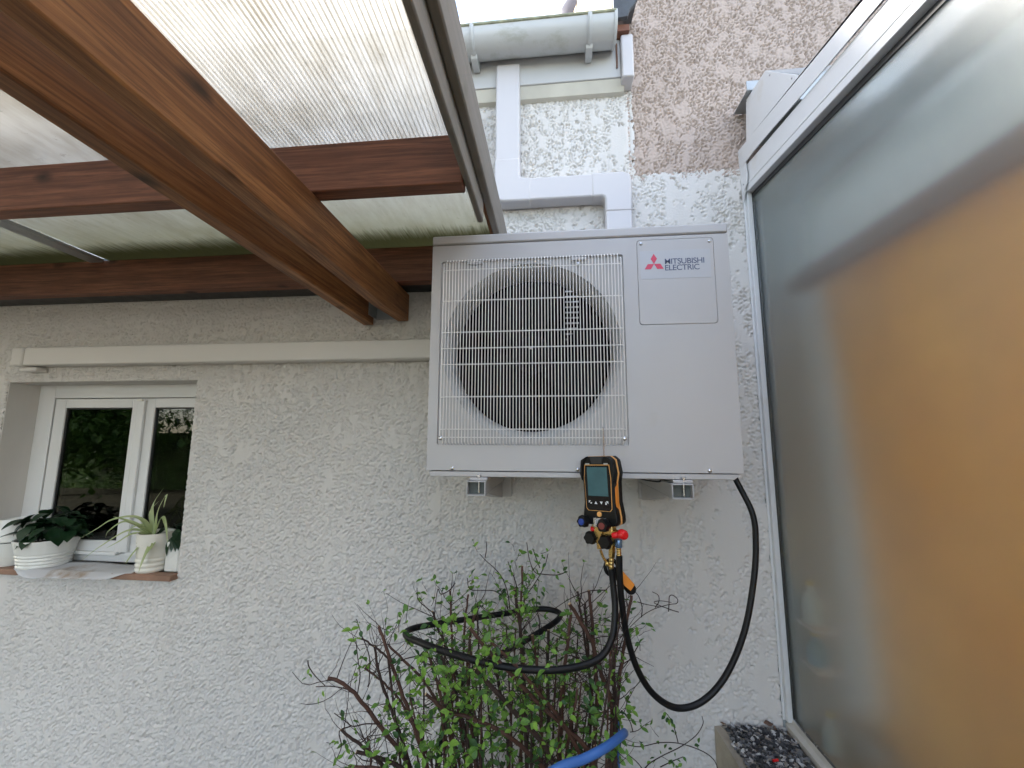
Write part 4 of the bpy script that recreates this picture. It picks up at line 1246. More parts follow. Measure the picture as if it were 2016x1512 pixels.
fit([C_[0], Vector(C_[0]).lerp(Vector(C_[1]), .12), Vector(C_[0]).lerp(Vector(C_[1]), .88), C_[1]], [.0075, .0088, .0088, .0075], 'blue_nut', 'nut_blue', 14)
ribs_ = [Vector(C_[1]).lerp(Vector(C_[2]), k/12) for k in range(13)]
fit(ribs_, [.0058 if k % 3 else .0048 for k in range(13)], 'hose_barb', 'brass', 14)
# hook
h0, h1 = [(0.4815, -0.4920, 1.5557), (0.4843, -0.4720, 1.6262)]
pth = [h0, Vector(h0).lerp(Vector(h1), .55), h1]+[Vector(h1)+Vector((.0, .004+.004*math.sin(R(a))*0+.006*(1-math.cos(R(a)))/2, .005*math.sin(R(a)))) for a in (40, 90, 140, 180)]+[Vector(h1)+Vector((.001, .010, -.012)), Vector(h1)+Vector((.002, .006, -.018))]
MB().tube(smooth_path(pth, 4), .0017, 8).obj('hanging_hook', 'steel', GM)

# hoses
def hose(name, pts, r, mat, label, cat='hose'):
    sp = smooth_path(pts, 10)
    o = MB().tube(sp, r, 14).obj(name, mat, None, origin=tuple(sp[0]))
    return tag(o, label, cat)
hose('refrigerant_hose', [(0.4921, -0.4900, 1.2820), (0.4960, -0.4900, 1.2451), (0.4977, -0.5000, 1.1842), (0.4838, -0.5200, 1.1270), (0.4421, -0.5400, 1.0901), (0.3485, -0.5700, 1.0816), (0.2344, -0.5850, 1.0903), (0.1264, -0.5750, 1.1033), (0.0365, -0.5400, 1.1069), (-0.0345, -0.4700, 1.0935), (-0.0289, -0.4100, 1.0858), (0.0709, -0.3400, 1.0801), (0.2115, -0.2800, 1.0835), (0.3091, -0.2500, 1.0876), (0.3627, -0.2600, 1.0837), (0.3564, -0.3000, 1.0768), (0.2915, -0.3600, 1.0586), (0.2253, -0.4000, 1.0373), (0.1747, -0.4100, 1.0142), (0.1195, -0.4200, 0.9788), (0.0668, -0.4200, 0.8895), (0.0381, -0.4000, 0.7292)], .0080, 'hose_black', 'black rubber hose looping over the top of the pruned bush')
hose('suction_hose', [(0.5107, -0.5050, 1.3167), (0.5113, -0.5000, 1.2726), (0.5156, -0.4900, 1.2045), (0.5295, -0.4700, 1.1150), (0.5571, -0.4500, 1.0287), (0.5995, -0.4300, 0.9645), (0.6561, -0.4200, 0.9345), (0.7213, -0.4100, 0.9502), (0.7836, -0.4000, 1.0086), (0.8374, -0.3900, 1.1069), (0.8724, -0.3800, 1.2230), (0.8900, -0.3700, 1.3172), (0.8913, -0.3600, 1.4014)]+[(.862, -.33, 1.50), (.862, -.30, 1.57)], .0078, 'hose_black', 'black hose hanging in a long loop from the manifold to the unit corner')
hose('garden_hose', [(-.42, -1.0, .055), (-.28, -.93, .40), (.05, -.80, .78), (.22, -.745, .90)]+[(0.3430, -0.7080, 0.9714), (0.4071, -0.6800, 0.9804), (0.4548, -0.6500, 0.9855), (0.4963, -0.5800, 0.9659), (0.5126, -0.4800, 0.9052), (0.5133, -0.3800, 0.8272), (0.5092, -0.3400, 0.7592)]+[(.515, -.33, .85), (.51, -.34, .6), (.50, -.36, .05)], .0085, 'hose_blue', 'blue garden hose curving through the foot of the bush')
# clamp probe
CP = empty('clamp_probe', [(0.5314, -0.4600, 1.2390)][0], 'black pipe clamp probe with an orange grip, dangling behind the hoses', 'clamp')
K = [(0.4868, -0.4650, 1.2930), (0.5013, -0.4650, 1.2688), (0.5282, -0.4650, 1.2429), (0.5427, -0.4650, 1.2265)]
MB().tube(smooth_path(K, 4), [.008]*4+[.0115]*4+[.0135]*5, 12).obj('grip_body', 'tool_black', CP)
b = MB(); b.lathe([(.0, -.006), (.0115, -.005), (.0135, 0), (.0115, .005), (0, .006)], K[3], 'y', 16); b.obj('grip_end', 'tool_black', CP)
pA = [Vector(p)+Vector((0, -.0135, 0)) for p in [(0.5089, -0.4650, 1.2691), (0.5204, -0.4650, 1.2744), (0.5507, -0.4650, 1.2413), (0.5402, -0.4650, 1.2264), (0.5256, -0.4650, 1.2380)]]
b = MB(); b.add(pA+[p+Vector((0, .008, 0)) for p in pA], [(0, 1, 2, 3, 4), (9, 8, 7, 6, 5)]+[(i, i+5, (i+1) % 5+5, (i+1) % 5) for i in range(5)]); b.obj('orange_insert', 'tool_orange', CP, bev=.001)
b = MB(); jc = [(0.4959, -0.4700, 1.2775)][0]
b.tube([Vector(jc)+Vector((.0155*math.cos(R(a)), .004, .0185*math.sin(R(a)))) for a in range(-40, 321, 20)], .0048, 8); b.obj('jaw', 'tool_black', CP)

# ================================================================ pruned bush
BR = random.Random(23)
BU = empty('pruned_bush', (.22, -.40, 0), 'pruned deciduous bush with cut brown stems and fresh green leaves below the unit', 'bush')
stems = [
    ([(-0.2253, -0.5000, 0.9948), (-0.1987, -0.4900, 0.9827), (-0.1558, -0.4700, 0.9383), (-0.0994, -0.4500, 0.8581), (-0.0353, -0.4300, 0.7685), (0.0334, -0.4200, 0.6267)], .0062),
    ([(-0.1124, -0.4600, 1.1080), (-0.0844, -0.4600, 1.0432), (-0.0485, -0.4500, 0.9482), (-0.0148, -0.4400, 0.8600), (0.0335, -0.4300, 0.7269), (0.0737, -0.4200, 0.6074)], .0060),
    ([(-0.1310, -0.4400, 1.0478), (-0.1168, -0.4400, 0.9881), (-0.0853, -0.4400, 0.9098), (-0.0513, -0.4300, 0.8271), (0.0053, -0.4200, 0.6705)], .0048),
    ([(-0.1676, -0.4400, 1.0663), (-0.1266, -0.4400, 1.0442), (-0.0877, -0.4500, 1.0246)], .0032),
    ([(-0.1640, -0.4200, 0.9804), (-0.1168, -0.4200, 0.9526), (-0.0580, -0.4200, 0.8999), (0.0293, -0.4200, 0.7665)], .0036),
    ([(-0.1073, -0.4000, 1.0332), (-0.0514, -0.4100, 0.9956), (0.0027, -0.4200, 0.9596), (0.0674, -0.4200, 0.8652), (0.1245, -0.4200, 0.7035)], .0044),
    ([(0.0140, -0.4000, 1.1270), (0.0310, -0.4000, 1.0857), (0.0654, -0.4000, 1.0188), (0.1115, -0.4100, 0.9233), (0.1498, -0.4200, 0.7755)], .0042),
    ([(0.0580, -0.3800, 1.1750), (0.0625, -0.3800, 1.1053), (0.0732, -0.3900, 0.9989), (0.0969, -0.4000, 0.8549), (0.1291, -0.4100, 0.6963)], .0042),
    ([(0.1065, -0.3600, 1.1605), (0.0998, -0.3700, 1.0830), (0.0998, -0.3800, 0.9697), (0.1179, -0.4000, 0.8318)], .0038),
    ([(0.1390, -0.4200, 1.1375), (0.1249, -0.4200, 1.0667), (0.1200, -0.4200, 0.9541), (0.1431, -0.4200, 0.7750)], .0050),
    ([(0.1278, -0.3300, 1.1257), (0.1321, -0.3400, 1.0584), (0.1417, -0.3600, 0.9488), (0.1592, -0.4000, 0.7983)], .0030),
    ([(0.2620, -0.3800, 1.2487), (0.2606, -0.3800, 1.1603), (0.2586, -0.3900, 1.0599), (0.2663, -0.4000, 0.9149), (0.2540, -0.4100, 0.7065)], .0042),
    ([(0.2427, -0.4000, 1.1930), (0.2553, -0.4000, 1.1155), (0.2663, -0.4000, 1.0142), (0.2736, -0.4100, 0.8728)], .0055),
    ([(0.3897, -0.4400, 1.1772), (0.4168, -0.4300, 1.1324), (0.4452, -0.4200, 1.0801), (0.4714, -0.4100, 0.9936), (0.4960, -0.4000, 0.9053), (0.4844, -0.4000, 0.7176)], .0068),
    ([(0.4153, -0.3500, 1.1772), (0.4260, -0.3600, 1.1070), (0.4360, -0.3700, 1.0214), (0.4460, -0.3800, 0.9025), (0.4216, -0.4000, 0.7355)], .0040),
    ([(0.4427, -0.4000, 1.1981), (0.4493, -0.4000, 1.1305), (0.4538, -0.4000, 1.0367), (0.4588, -0.4000, 0.9149), (0.4334, -0.4100, 0.7324)], .0060),
    ([(0.4346, -0.3700, 1.1545), (0.4375, -0.3800, 1.0643), (0.4427, -0.3900, 0.9692), (0.4520, -0.4000, 0.8429)], .0042),
    ([(0.3936, -0.4300, 1.1512), (0.3847, -0.4300, 1.0841), (0.3759, -0.4300, 1.0106), (0.3670, -0.4200, 0.9088), (0.3571, -0.4200, 0.7223)], .0056),
    ([(0.5609, -0.3600, 1.1758), (0.5479, -0.3700, 1.1230), (0.5300, -0.3800, 1.0312), (0.5158, -0.3900, 0.9613), (0.5040, -0.4000, 0.8702), (0.4883, -0.4100, 0.6805)], .0056),
    ([(0.5331, -0.3400, 1.1475), (0.5241, -0.3500, 1.0812), (0.5093, -0.3700, 1.0001), (0.4953, -0.4000, 0.8814)], .0030),
    ([(0.4987, -0.4200, 1.0975), (0.4989, -0.4200, 1.0124), (0.5038, -0.4100, 0.9117), (0.4965, -0.4100, 0.7488)], .0070),
    ([(0.1602, -0.6000, 1.1748), (0.2000, -0.5900, 1.1250), (0.2512, -0.5800, 1.0749), (0.3128, -0.5500, 0.9984), (0.3704, -0.5200, 0.9359), (0.4420, -0.4800, 0.8390), (0.4536, -0.4400, 0.6578)], .0058),
    ([(0.2083, -0.6000, 1.1471), (0.2579, -0.5900, 1.1015), (0.3081, -0.5700, 1.0380), (0.3646, -0.5300, 0.9525), (0.4181, -0.4800, 0.8372)], .0046),
    ([(0.1770, -0.6200, 1.0985), (0.2196, -0.6000, 1.0471), (0.2678, -0.5700, 0.9809), (0.3348, -0.5300, 0.8866), (0.3808, -0.4600, 0.7109)], .0066),
    ([(0.0618, -0.6000, 1.0313), (0.1066, -0.5800, 0.9869), (0.1734, -0.5600, 0.9602), (0.2535, -0.5400, 0.9139), (0.3454, -0.4800, 0.7990)], .0052),
    ([(-0.1929, -0.4800, 0.8658), (-0.1569, -0.4700, 0.8338), (-0.1124, -0.4600, 0.7976), (-0.0570, -0.4400, 0.7270)], .0048),
    ([(-0.1405, -0.5000, 0.8318), (-0.0907, -0.4800, 0.8082), (-0.0243, -0.4600, 0.7672), (0.0514, -0.4400, 0.6670)], .0060),
    ([(-0.1467, -0.4200, 0.8116), (-0.1359, -0.4200, 0.7661), (-0.1260, -0.4200, 0.7069), (-0.0459, -0.4200, 0.5967)], .0042),
    ([(-0.1530, -0.5000, 0.7981), (-0.0697, -0.4800, 0.7825), (0.0166, -0.4600, 0.7248)], .0040),
    ([(0.4044, -0.5000, 1.0087), (0.3952, -0.5000, 0.9581), (0.3828, -0.4800, 0.8896), (0.3633, -0.4400, 0.7379)], .0042),
    ([(0.3656, -0.5200, 1.0206), (0.3612, -0.5000, 0.9338), (0.3554, -0.4600, 0.8186)], .0036),
    ([(0.1854, -0.3600, 0.9903), (0.2016, -0.3700, 0.9064), (0.2251, -0.3900, 0.8207), (0.2281, -0.4100, 0.6583)], .0064),
    ([(0.3334, -0.3400, 1.0679), (0.3299, -0.3500, 0.9672), (0.3322, -0.3800, 0.8583), (0.3183, -0.4000, 0.7041)], .0060),
    ([(0.2931, -0.4400, 1.0963), (0.3084, -0.4400, 1.0000), (0.3139, -0.4300, 0.8760), (0.3062, -0.4200, 0.7182)], .0052),
    ([(0.0521, -0.4400, 1.0347), (0.0838, -0.4400, 0.9627), (0.1173, -0.4300, 0.8508), (0.1511, -0.4200, 0.6826)], .0055),
    ([(-0.0047, -0.4200, 1.0578), (0.0224, -0.4200, 0.9983), (0.0600, -0.4200, 0.8890), (0.0973, -0.4200, 0.7363)], .0050),
]
base = Vector((.26, -.41, .02))
allpts = []
for pts, r in stems:
    P_ = smooth_path(pts, 5)
    end = P_[-1]
    bx_ = base+Vector(((end.x-.26)*.45+BR.uniform(-.03, .03), BR.uniform(-.05, .05), 0))
    P_ += [end.lerp(bx_, .35)+Vector((BR.uniform(-.01, .01), 0, 0)), end.lerp(bx_, .7), bx_]
    n = len(P_)
    for i in range(1, n-1): P_[i] = P_[i]+Vector((BR.gauss(0, .0009), BR.gauss(0, .0009), 0))
    rs = [r*.78*(.86+.45*i/n)+BR.uniform(-.03, .03)*r for i in range(n)]
    red = BR.random() < .55
    MB().tube(P_, rs, 8, True, 0, 1).obj('stem', ['bark_red' if red else 'bark', 'cut_wood'], BU)
    allpts += [(p, r) for p in P_[:-3] if p.z > .45]
for k in range(40):          # inner stems lower in the bush
    a = Vector((BR.uniform(-.02, .50), BR.uniform(-.56, -.26), BR.uniform(.82, 1.12)))
    bx_ = base+Vector(((a.x-.26)*.5, BR.uniform(-.06, .06), 0))
    m1 = a.lerp(bx_, .4)+Vector((BR.uniform(-.03, .03), BR.uniform(-.03, .03), 0))
    P_ = smooth_path([a, m1, a.lerp(bx_, .75), bx_], 5)
    MB().tube(P_, [.0022+.0022*i/len(P_) for i in range(len(P_))], 6, True, 0, 1).obj('stem', [BR.choice(('bark', 'bark_red')), 'cut_wood'], BU)
    allpts += [(p, .003) for p in P_[:-4]]
# leaves: one mesh per kind and size, shared
def bushleaf(mat, seed):
    r = random.Random(seed)
    vs, fs = leaf_shape(1.0, r.uniform(.62, .80), n=5, droop=r.uniform(.05, .4), fold=r.uniform(.08, .3))
    return vs, fs
LV = [bushleaf('x', s) for s in range(6)]
LM = {}
leafmats = ['leaf_fresh', 'leaf_mid', 'leaf_deep']
for i, (vs, fs) in enumerate(LV):
    for mname in leafmats:
        me = bpy.data.meshes.new('leaf'); me.from_pydata(vs, [], fs); me.materials.append(MATS[mname]); me.shade_smooth(); LM[(i, mname)] = me
single = []
bulk = MB()
twigs = MB()
def add_leaf(p, d, sc, m):
    d = Vector(d)
    if d.length < 1e-6: d = Vector((1, 0, 0))
    d.normalize()
    upv = Vector((BR.gauss(0, .5), BR.gauss(-.35, .5), 1)).normalized()
    xx = d.cross(upv)
    if xx.length < 1e-3: xx = Vector((1, 0, 0))
    xx.normalize(); zz = xx.cross(d)
    M_ = Matrix(((xx.x, d.x, zz.x, p.x), (xx.y, d.y, zz.y, p.y), (xx.z, d.z, zz.z, p.z), (0, 0, 0, 1))) @ Matrix.Scale(sc, 4)
    i = BR.randrange(6)
    single.append((p, M_, i, m, sc))
def twig(p, d, L_, nl, r=.0011, mt=None, curl=.5, lsc=1.0):
    pts = [Vector(p)]
    d = Vector(d).normalized()
    n = 6
    for k in range(n):
        d = (d+Vector((BR.gauss(0, .16), BR.gauss(0, .12), BR.gauss(.05, .14)))*curl).normalized()
        pts.append(pts[-1]+d*L_/n)
    twigs.tube(pts, [r*(1-.6*k/n) for k in range(n+1)], 4)
    for j in range(nl):
        t_ = .25+.75*(j+1)/nl
        q = pts[min(n, int(t_*n))]
        for s in (-1, 1):
            if BR.random() < .18: continue
            side = d.cross(Vector((0, -.4, 1))).normalized()*s
            dd = (side+d*.6+Vector((BR.gauss(0, .4), BR.gauss(-.15, .4), BR.gauss(.1, .4))))
            m = mt or BR.choices(leafmats, (.35, .45, .2))[0]
            add_leaf(q, dd, BR.uniform(.008, .0215)*lsc, m)
    return pts
# bare and leafy twigs all over the stems
for k in range(620):
    p, r = BR.choice(allpts)
    lefty = p.x < .08
    nl = BR.choice((0, 0, 0, 1, 2)) if lefty else BR.choice((0, 0, 1, 2, 3))
    if p.z > 1.16 and BR.random() < .75: continue
    if p.z > 1.05 and p.x > .38: nl = min(nl, 1)
    twig(p, (BR.gauss(0, .8), BR.gauss(-.1, .5), BR.gauss(.6, .5)), BR.uniform(.04, .13), nl, BR.uniform(.0007, .0015), curl=1.1)
for k in range(520):
    p, r = BR.choice(allpts)
    if p.z > 1.14: continue
    twig(p, (BR.gauss(0, .9), BR.gauss(-.1, .5), BR.gauss(.5, .6)), BR.uniform(.05, .17), 0, BR.uniform(.0006, .0013), curl=1.0)
# dense leafy mass in the middle
clumps = [([(0.1386, -0.6200, 1.0329)][0], .07, 26, 'leaf_fresh'), ([(0.1731, -0.6000, 1.1018)][0], .05, 16, 'leaf_fresh'), ([(0.2089, -0.6400, 1.0586)][0], .06, 18, 'leaf_fresh'), ([(0.0785, -0.6000, 0.9405)][0], .06, 20, None),
          ([(0.2038, -0.6000, 0.9342)][0], .09, 30, None), ([(0.2205, -0.3600, 1.0844)][0], .06, 22, None), ([(0.2418, -0.3600, 1.1523)][0], .05, 18, 'leaf_mid'), ([(0.2633, -0.3600, 1.2074)][0], .035, 8, 'leaf_mid'),
          ([(0.3205, -0.4000, 1.0297)][0], .07, 26, None), ([(0.3066, -0.4000, 0.9543)][0], .06, 18, 'leaf_mid'), ([(0.2364, -0.5000, 1.0731)][0], .05, 12, 'leaf_fresh'), ([(0.4001, -0.4000, 0.9844)][0], .05, 10, None), ([(0.4885, -0.3800, 1.0164)][0], .04, 8, None),
          ([(0.4308, -0.3600, 1.0680)][0], .035, 8, 'leaf_mid'), ([(0.4863, -0.3600, 1.0967)][0], .035, 8, 'leaf_mid'), ([(0.0965, -0.5000, 1.0658)][0], .05, 14, None), ([(0.0501, -0.3800, 1.1383)][0], .045, 10, 'leaf_mid'), ([(0.3353, -0.5500, 0.9105)][0], .05, 14, None),
          ([(0.0050, -0.5500, 0.8654)][0], .06, 18, None), ([(0.4350, -0.4200, 0.8430)][0], .07, 22, None), ([(0.1367, -0.6000, 0.8993)][0], .08, 30, None), ([(0.2739, -0.5000, 0.8294)][0], .10, 34, 'leaf_mid'), ([(0.3593, -0.4000, 0.8965)][0], .06, 16, None), ([(0.1541, -0.4500, 0.8660)][0], .10, 34, 'leaf_deep'), ([(0.0425, -0.4400, 0.9848)][0], .06, 14, 'leaf_deep'), ([(0.2415, -0.4200, 0.8768)][0], .10, 30, 'leaf_deep'),
          ([(-0.0509, -0.4600, 1.1008)][0], .018, 5, 'leaf_mid'), ([(0.4812, -0.6000, 0.9542)][0], .03, 6, 'leaf_mid'), ([(0.5378, -0.4200, 0.9199)][0], .03, 4, None), ([(-0.0331, -0.4500, 0.9008)][0], .05, 8, None)]
for c, rad, n, m in clumps:
    for k in range(int(n*1.2)):
        q = Vector(c)+Vector((BR.gauss(0, rad), BR.gauss(0, rad*.6), BR.gauss(0, rad)))
        twig(q, (BR.gauss(0, .7), BR.gauss(-.2, .5), BR.gauss(.5, .5)), BR.uniform(.02, .06), BR.choice((1, 2, 2)), .0009, m if BR.random() < .6 else None, 1, 1.05 if m == 'leaf_fresh' else .95)
# lower mass down to the ground, hidden from here
for k in range(260):
    q = Vector((BR.gauss(.24, .17), BR.gauss(-.42, .12), BR.uniform(.15, .85)))
    if q.y > -.06: q.y = -.1
    twig(q, (BR.gauss(0, .7), BR.gauss(-.2, .5), BR.gauss(.5, .5)), BR.uniform(.03, .08), 2, .0009)
# the thin twigs that stand clear of the bush
FREE = [
    ([(-0.1751, -0.4600, 1.1216), (-0.1588, -0.4600, 1.0831), (-0.1432, -0.4600, 1.0526), (-0.1333, -0.4600, 1.0221), (-0.1322, -0.4600, 0.9730), (-0.1355, -0.4600, 0.9582)], [(-0.1723, -0.4640, 1.1069), (-0.1577, -0.4640, 1.0975), (-0.1669, -0.4640, 1.1122), (-0.1698, -0.4640, 1.0122), (-0.1449, -0.4640, 1.0136), (-0.1583, -0.4640, 1.0054)]),
    ([(-0.2778, -0.4600, 0.9497), (-0.2385, -0.4600, 0.9533), (-0.1962, -0.4600, 0.9497), (-0.1631, -0.4700, 0.9450)], [(-0.2915, -0.4640, 0.9782), (-0.2548, -0.4640, 0.9373), (-0.2649, -0.4640, 0.9208)]),
    ([(-0.2526, -0.4600, 0.9537), (-0.2825, -0.4600, 0.9766), (-0.3011, -0.4600, 0.9980), (-0.3051, -0.4600, 1.0128)], [(-0.3040, -0.4640, 0.9924), (-0.3078, -0.4640, 0.9674)]),
    ([(-0.0995, -0.4400, 0.9767), (-0.0875, -0.4400, 0.9898), (-0.0551, -0.4400, 1.0165), (-0.0029, -0.4400, 1.0318)], []),
    ([(-0.1754, -0.4600, 1.0760), (-0.1699, -0.4500, 1.0152), (-0.1623, -0.4500, 0.9783), (-0.1669, -0.4500, 0.9349)], [(-0.1696, -0.4540, 1.0447), (-0.1540, -0.4540, 1.0430), (-0.1716, -0.4640, 1.0692), (-0.1730, -0.4540, 0.9798), (-0.1737, -0.4540, 0.9674)]),
    ([(-0.2129, -0.4800, 0.9022), (-0.1819, -0.4800, 0.8854), (-0.1609, -0.4800, 0.8750), (-0.1321, -0.4700, 0.8766), (-0.0930, -0.4600, 0.8719)], [(-0.1463, -0.4840, 0.8902)]),
    ([(-0.2133, -0.4600, 0.7760), (-0.1990, -0.4600, 0.8124), (-0.2067, -0.4600, 0.8475), (-0.1772, -0.4600, 0.8615)], [(-0.1811, -0.4640, 0.8222), (-0.1774, -0.4640, 0.8072)]),
    ([(-0.0315, -0.4000, 1.1865), (-0.0275, -0.4000, 1.1558), (-0.0051, -0.4000, 1.1368), (0.0156, -0.4000, 1.1231)], []),
    ([(0.0215, -0.4000, 1.0657), (0.0211, -0.4000, 1.1313), (0.0282, -0.4000, 1.1847), (0.0373, -0.4000, 1.1717), (0.0615, -0.4000, 1.1834), (0.0769, -0.4000, 1.2026)], [(0.0437, -0.4040, 1.1894), (0.0495, -0.4040, 1.1869)]),
    ([(0.1372, -0.3600, 1.2722), (0.1582, -0.3600, 1.2520), (0.1833, -0.3600, 1.2320), (0.2054, -0.3600, 1.2053), (0.2201, -0.3600, 1.1650), (0.2276, -0.3600, 1.1114)], [(0.2059, -0.3640, 1.2025), (0.2147, -0.3640, 1.1987)]),
    ([(0.1561, -0.3600, 1.3065), (0.1578, -0.3600, 1.2868), (0.1536, -0.3600, 1.2616)], []),
    ([(0.1027, -0.3600, 1.2043), (0.1106, -0.3600, 1.1743), (0.1474, -0.3600, 1.1730), (0.1839, -0.3600, 1.1717), (0.2130, -0.3600, 1.1511), (0.2203, -0.3600, 1.1245)], [(0.1116, -0.3640, 1.1689), (0.1161, -0.3640, 1.1622)]),
    ([(0.2722, -0.3400, 1.3021), (0.2794, -0.3400, 1.2573), (0.2940, -0.3400, 1.2229), (0.3143, -0.3400, 1.2167), (0.3563, -0.3400, 1.2154), (0.3780, -0.3400, 1.2217)], [(0.2827, -0.3440, 1.2795), (0.2915, -0.3440, 1.2867), (0.2987, -0.3440, 1.2729), (0.3563, -0.3440, 1.2152), (0.3665, -0.3440, 1.2266), (0.3752, -0.3440, 1.2338), (0.3808, -0.3440, 1.2230), (0.3521, -0.3440, 1.2302)]),
    ([(0.3336, -0.3400, 1.2730), (0.3232, -0.3400, 1.2378), (0.2938, -0.3400, 1.1883), (0.2697, -0.3500, 1.1566), (0.2633, -0.3600, 1.1263)], [(0.3277, -0.3440, 1.2419), (0.3175, -0.3440, 1.2374), (0.3229, -0.3440, 1.1798), (0.3285, -0.3440, 1.1704), (0.3170, -0.3440, 1.1659)]),
    ([(0.2898, -0.3400, 1.2857), (0.3000, -0.3400, 1.2579), (0.3100, -0.3400, 1.2332)], []),
    ([(0.2186, -0.3500, 1.2511), (0.2260, -0.3500, 1.2305), (0.2407, -0.3500, 1.1965), (0.2452, -0.3500, 1.1693)], [(0.2220, -0.3540, 1.2426), (0.2308, -0.3540, 1.2346), (0.2206, -0.3540, 1.2246), (0.2280, -0.3540, 1.2180)]),
    ([(0.3510, -0.3400, 1.1251), (0.3913, -0.3400, 1.1511), (0.4342, -0.3400, 1.1718), (0.4654, -0.3400, 1.1784), (0.4977, -0.3400, 1.1797)], [(0.4707, -0.3440, 1.1827), (0.4793, -0.3440, 1.1898), (0.4846, -0.3440, 1.1752), (0.4931, -0.3440, 1.1795), (0.3798, -0.3440, 1.1494)]),
    ([(0.5798, -0.2000, 1.0272), (0.6248, -0.1700, 1.0511), (0.6709, -0.1400, 1.0626), (0.7206, -0.1200, 1.0695), (0.7457, -0.1100, 1.0700), (0.7495, -0.1100, 1.0826), (0.7357, -0.1100, 1.0946), (0.7243, -0.1100, 1.0910), (0.7190, -0.1200, 1.0695), (0.7165, -0.1200, 1.0477)], []),
    ([(0.5785, -0.3000, 1.1691), (0.5994, -0.2600, 1.1378), (0.6110, -0.2400, 1.1024), (0.6121, -0.2200, 1.0660)], []),
    ([(0.6677, -0.1200, 1.1064), (0.6866, -0.1200, 1.0962), (0.6851, -0.1300, 1.0795), (0.6711, -0.1400, 1.0657)], []),
    ([(0.6915, -0.1200, 1.0605), (0.6468, -0.1200, 1.0664), (0.6178, -0.1300, 1.0767)], []),
    ([(0.7298, -0.1100, 1.0724), (0.6946, -0.1100, 1.0757), (0.6728, -0.1200, 1.0722), (0.7256, -0.1100, 1.0504), (0.7535, -0.1000, 1.0400)], []),
    ([(0.5523, -0.3000, 1.0680), (0.5385, -0.3200, 1.0425), (0.5194, -0.3500, 1.0162)], []),
    ([(0.3579, -0.4000, 1.0129), (0.3715, -0.4000, 1.0274), (0.3942, -0.4000, 1.0323), (0.4140, -0.4000, 1.0259)], [(0.3607, -0.4040, 1.0213)]),
    ([(0.5321, -0.3500, 0.7798), (0.5764, -0.3000, 0.7180), (0.6141, -0.2500, 0.6408)], []),
    ([(0.5315, -0.3400, 0.7914), (0.5911, -0.2400, 0.7232), (0.6658, -0.1600, 0.6866), (0.7357, -0.1200, 0.6625), (0.8090, -0.1000, 0.6316), (0.8425, -0.1000, 0.6055), (0.8439, -0.1200, 0.5776)], [(0.6574, -0.1640, 0.6887), (0.7860, -0.1040, 0.6541), (0.7942, -0.1040, 0.6648), (0.7977, -0.1040, 0.6449)]),
    ([(0.8100, -0.1000, 0.7330), (0.8119, -0.1000, 0.7113), (0.7827, -0.1200, 0.6887), (0.7302, -0.1400, 0.6668), (0.6555, -0.2000, 0.6743), (0.6014, -0.2500, 0.6759), (0.5631, -0.3000, 0.6488)], [(0.6552, -0.2040, 0.6904), (0.6703, -0.2040, 0.7050), (0.6328, -0.2040, 0.6753), (0.6987, -0.1440, 0.6602), (0.6083, -0.2540, 0.6947), (0.6396, -0.2040, 0.6624), (0.7131, -0.1440, 0.6472)]),
    ([(0.6937, -0.1200, 0.7491), (0.7112, -0.1200, 0.7270), (0.7193, -0.1200, 0.7030), (0.7257, -0.1300, 0.6712)], [(0.6925, -0.1240, 0.7456), (0.6984, -0.1240, 0.7402), (0.7059, -0.1240, 0.7349), (0.6950, -0.1240, 0.7327), (0.7100, -0.1240, 0.7236), (0.7157, -0.1240, 0.7153), (0.7119, -0.1240, 0.6978), (0.7208, -0.1240, 0.6927), (0.6875, -0.1240, 0.7380), (0.7024, -0.1240, 0.7260)]),
    ([(0.7415, -0.1200, 0.6260), (0.7081, -0.1300, 0.6191), (0.6650, -0.1500, 0.6130)], [(0.6994, -0.1340, 0.6184), (0.7082, -0.1340, 0.6120), (0.7224, -0.1340, 0.6271), (0.7405, -0.1240, 0.6286), (0.7475, -0.1240, 0.6178)]),
    ([(0.5286, -0.3500, 0.8778), (0.5555, -0.3000, 0.8241), (0.5661, -0.2800, 0.7866)], [(0.5284, -0.3540, 0.8900), (0.5452, -0.3540, 0.8787)]),
    ([(0.4839, -0.3600, 1.0064), (0.5199, -0.3400, 0.9831), (0.5506, -0.3200, 0.9878), (0.5708, -0.3000, 0.9870)], [(0.5198, -0.3440, 1.0005)]),
    ([(0.4826, -0.3600, 0.9556), (0.5305, -0.3300, 0.9683), (0.5667, -0.3000, 0.9921), (0.5881, -0.2800, 1.0107)], []),
]

for pts, lv in FREE:
    sp = smooth_path(pts, 4)
    twigs.tube(sp, [.0011+.0006*(i/len(sp)) for i in range(len(sp))], 5)
    for q in lv:
        q = Vector(q)
        nb = min(sp, key=lambda s: (s-q).length)
        d = q-nb
        add_leaf(q-d.normalized()*.006 if d.length > 1e-4 else q, d+Vector((BR.gauss(0, .006), BR.gauss(-.002, .004), BR.gauss(0, .006))), BR.uniform(.012, .017), BR.choice(('leaf_mid', 'leaf_mid', 'leaf_deep', 'leaf_fresh')))
kind(twigs.obj('fine_twigs', 'twig_bark', BU, smooth=0, weld=False), 'stuff')
camp = Vector((.357, -1.587, 1.6))
single.sort(key=lambda s: (0 if s[0].z > .86 else 1, (s[0]-camp).length/s[4]))
for k, (p, M_, i, m, sc) in enumerate(single):
    if k < 290:
        o = bpy.data.objects.new('leaf', LM[(i, m)]); COL.objects.link(o); o.parent = BU
        o.matrix_local = Matrix.Translation(-wl(BU)) @ M_
    else:
        bulk.add([M_ @ Vector(v) for v in LV[i][0]], LV[i][1], leafmats.index(m))
kind(bulk.obj('small_leaves', leafmats, BU, smooth=60, weld=False), 'stuff')

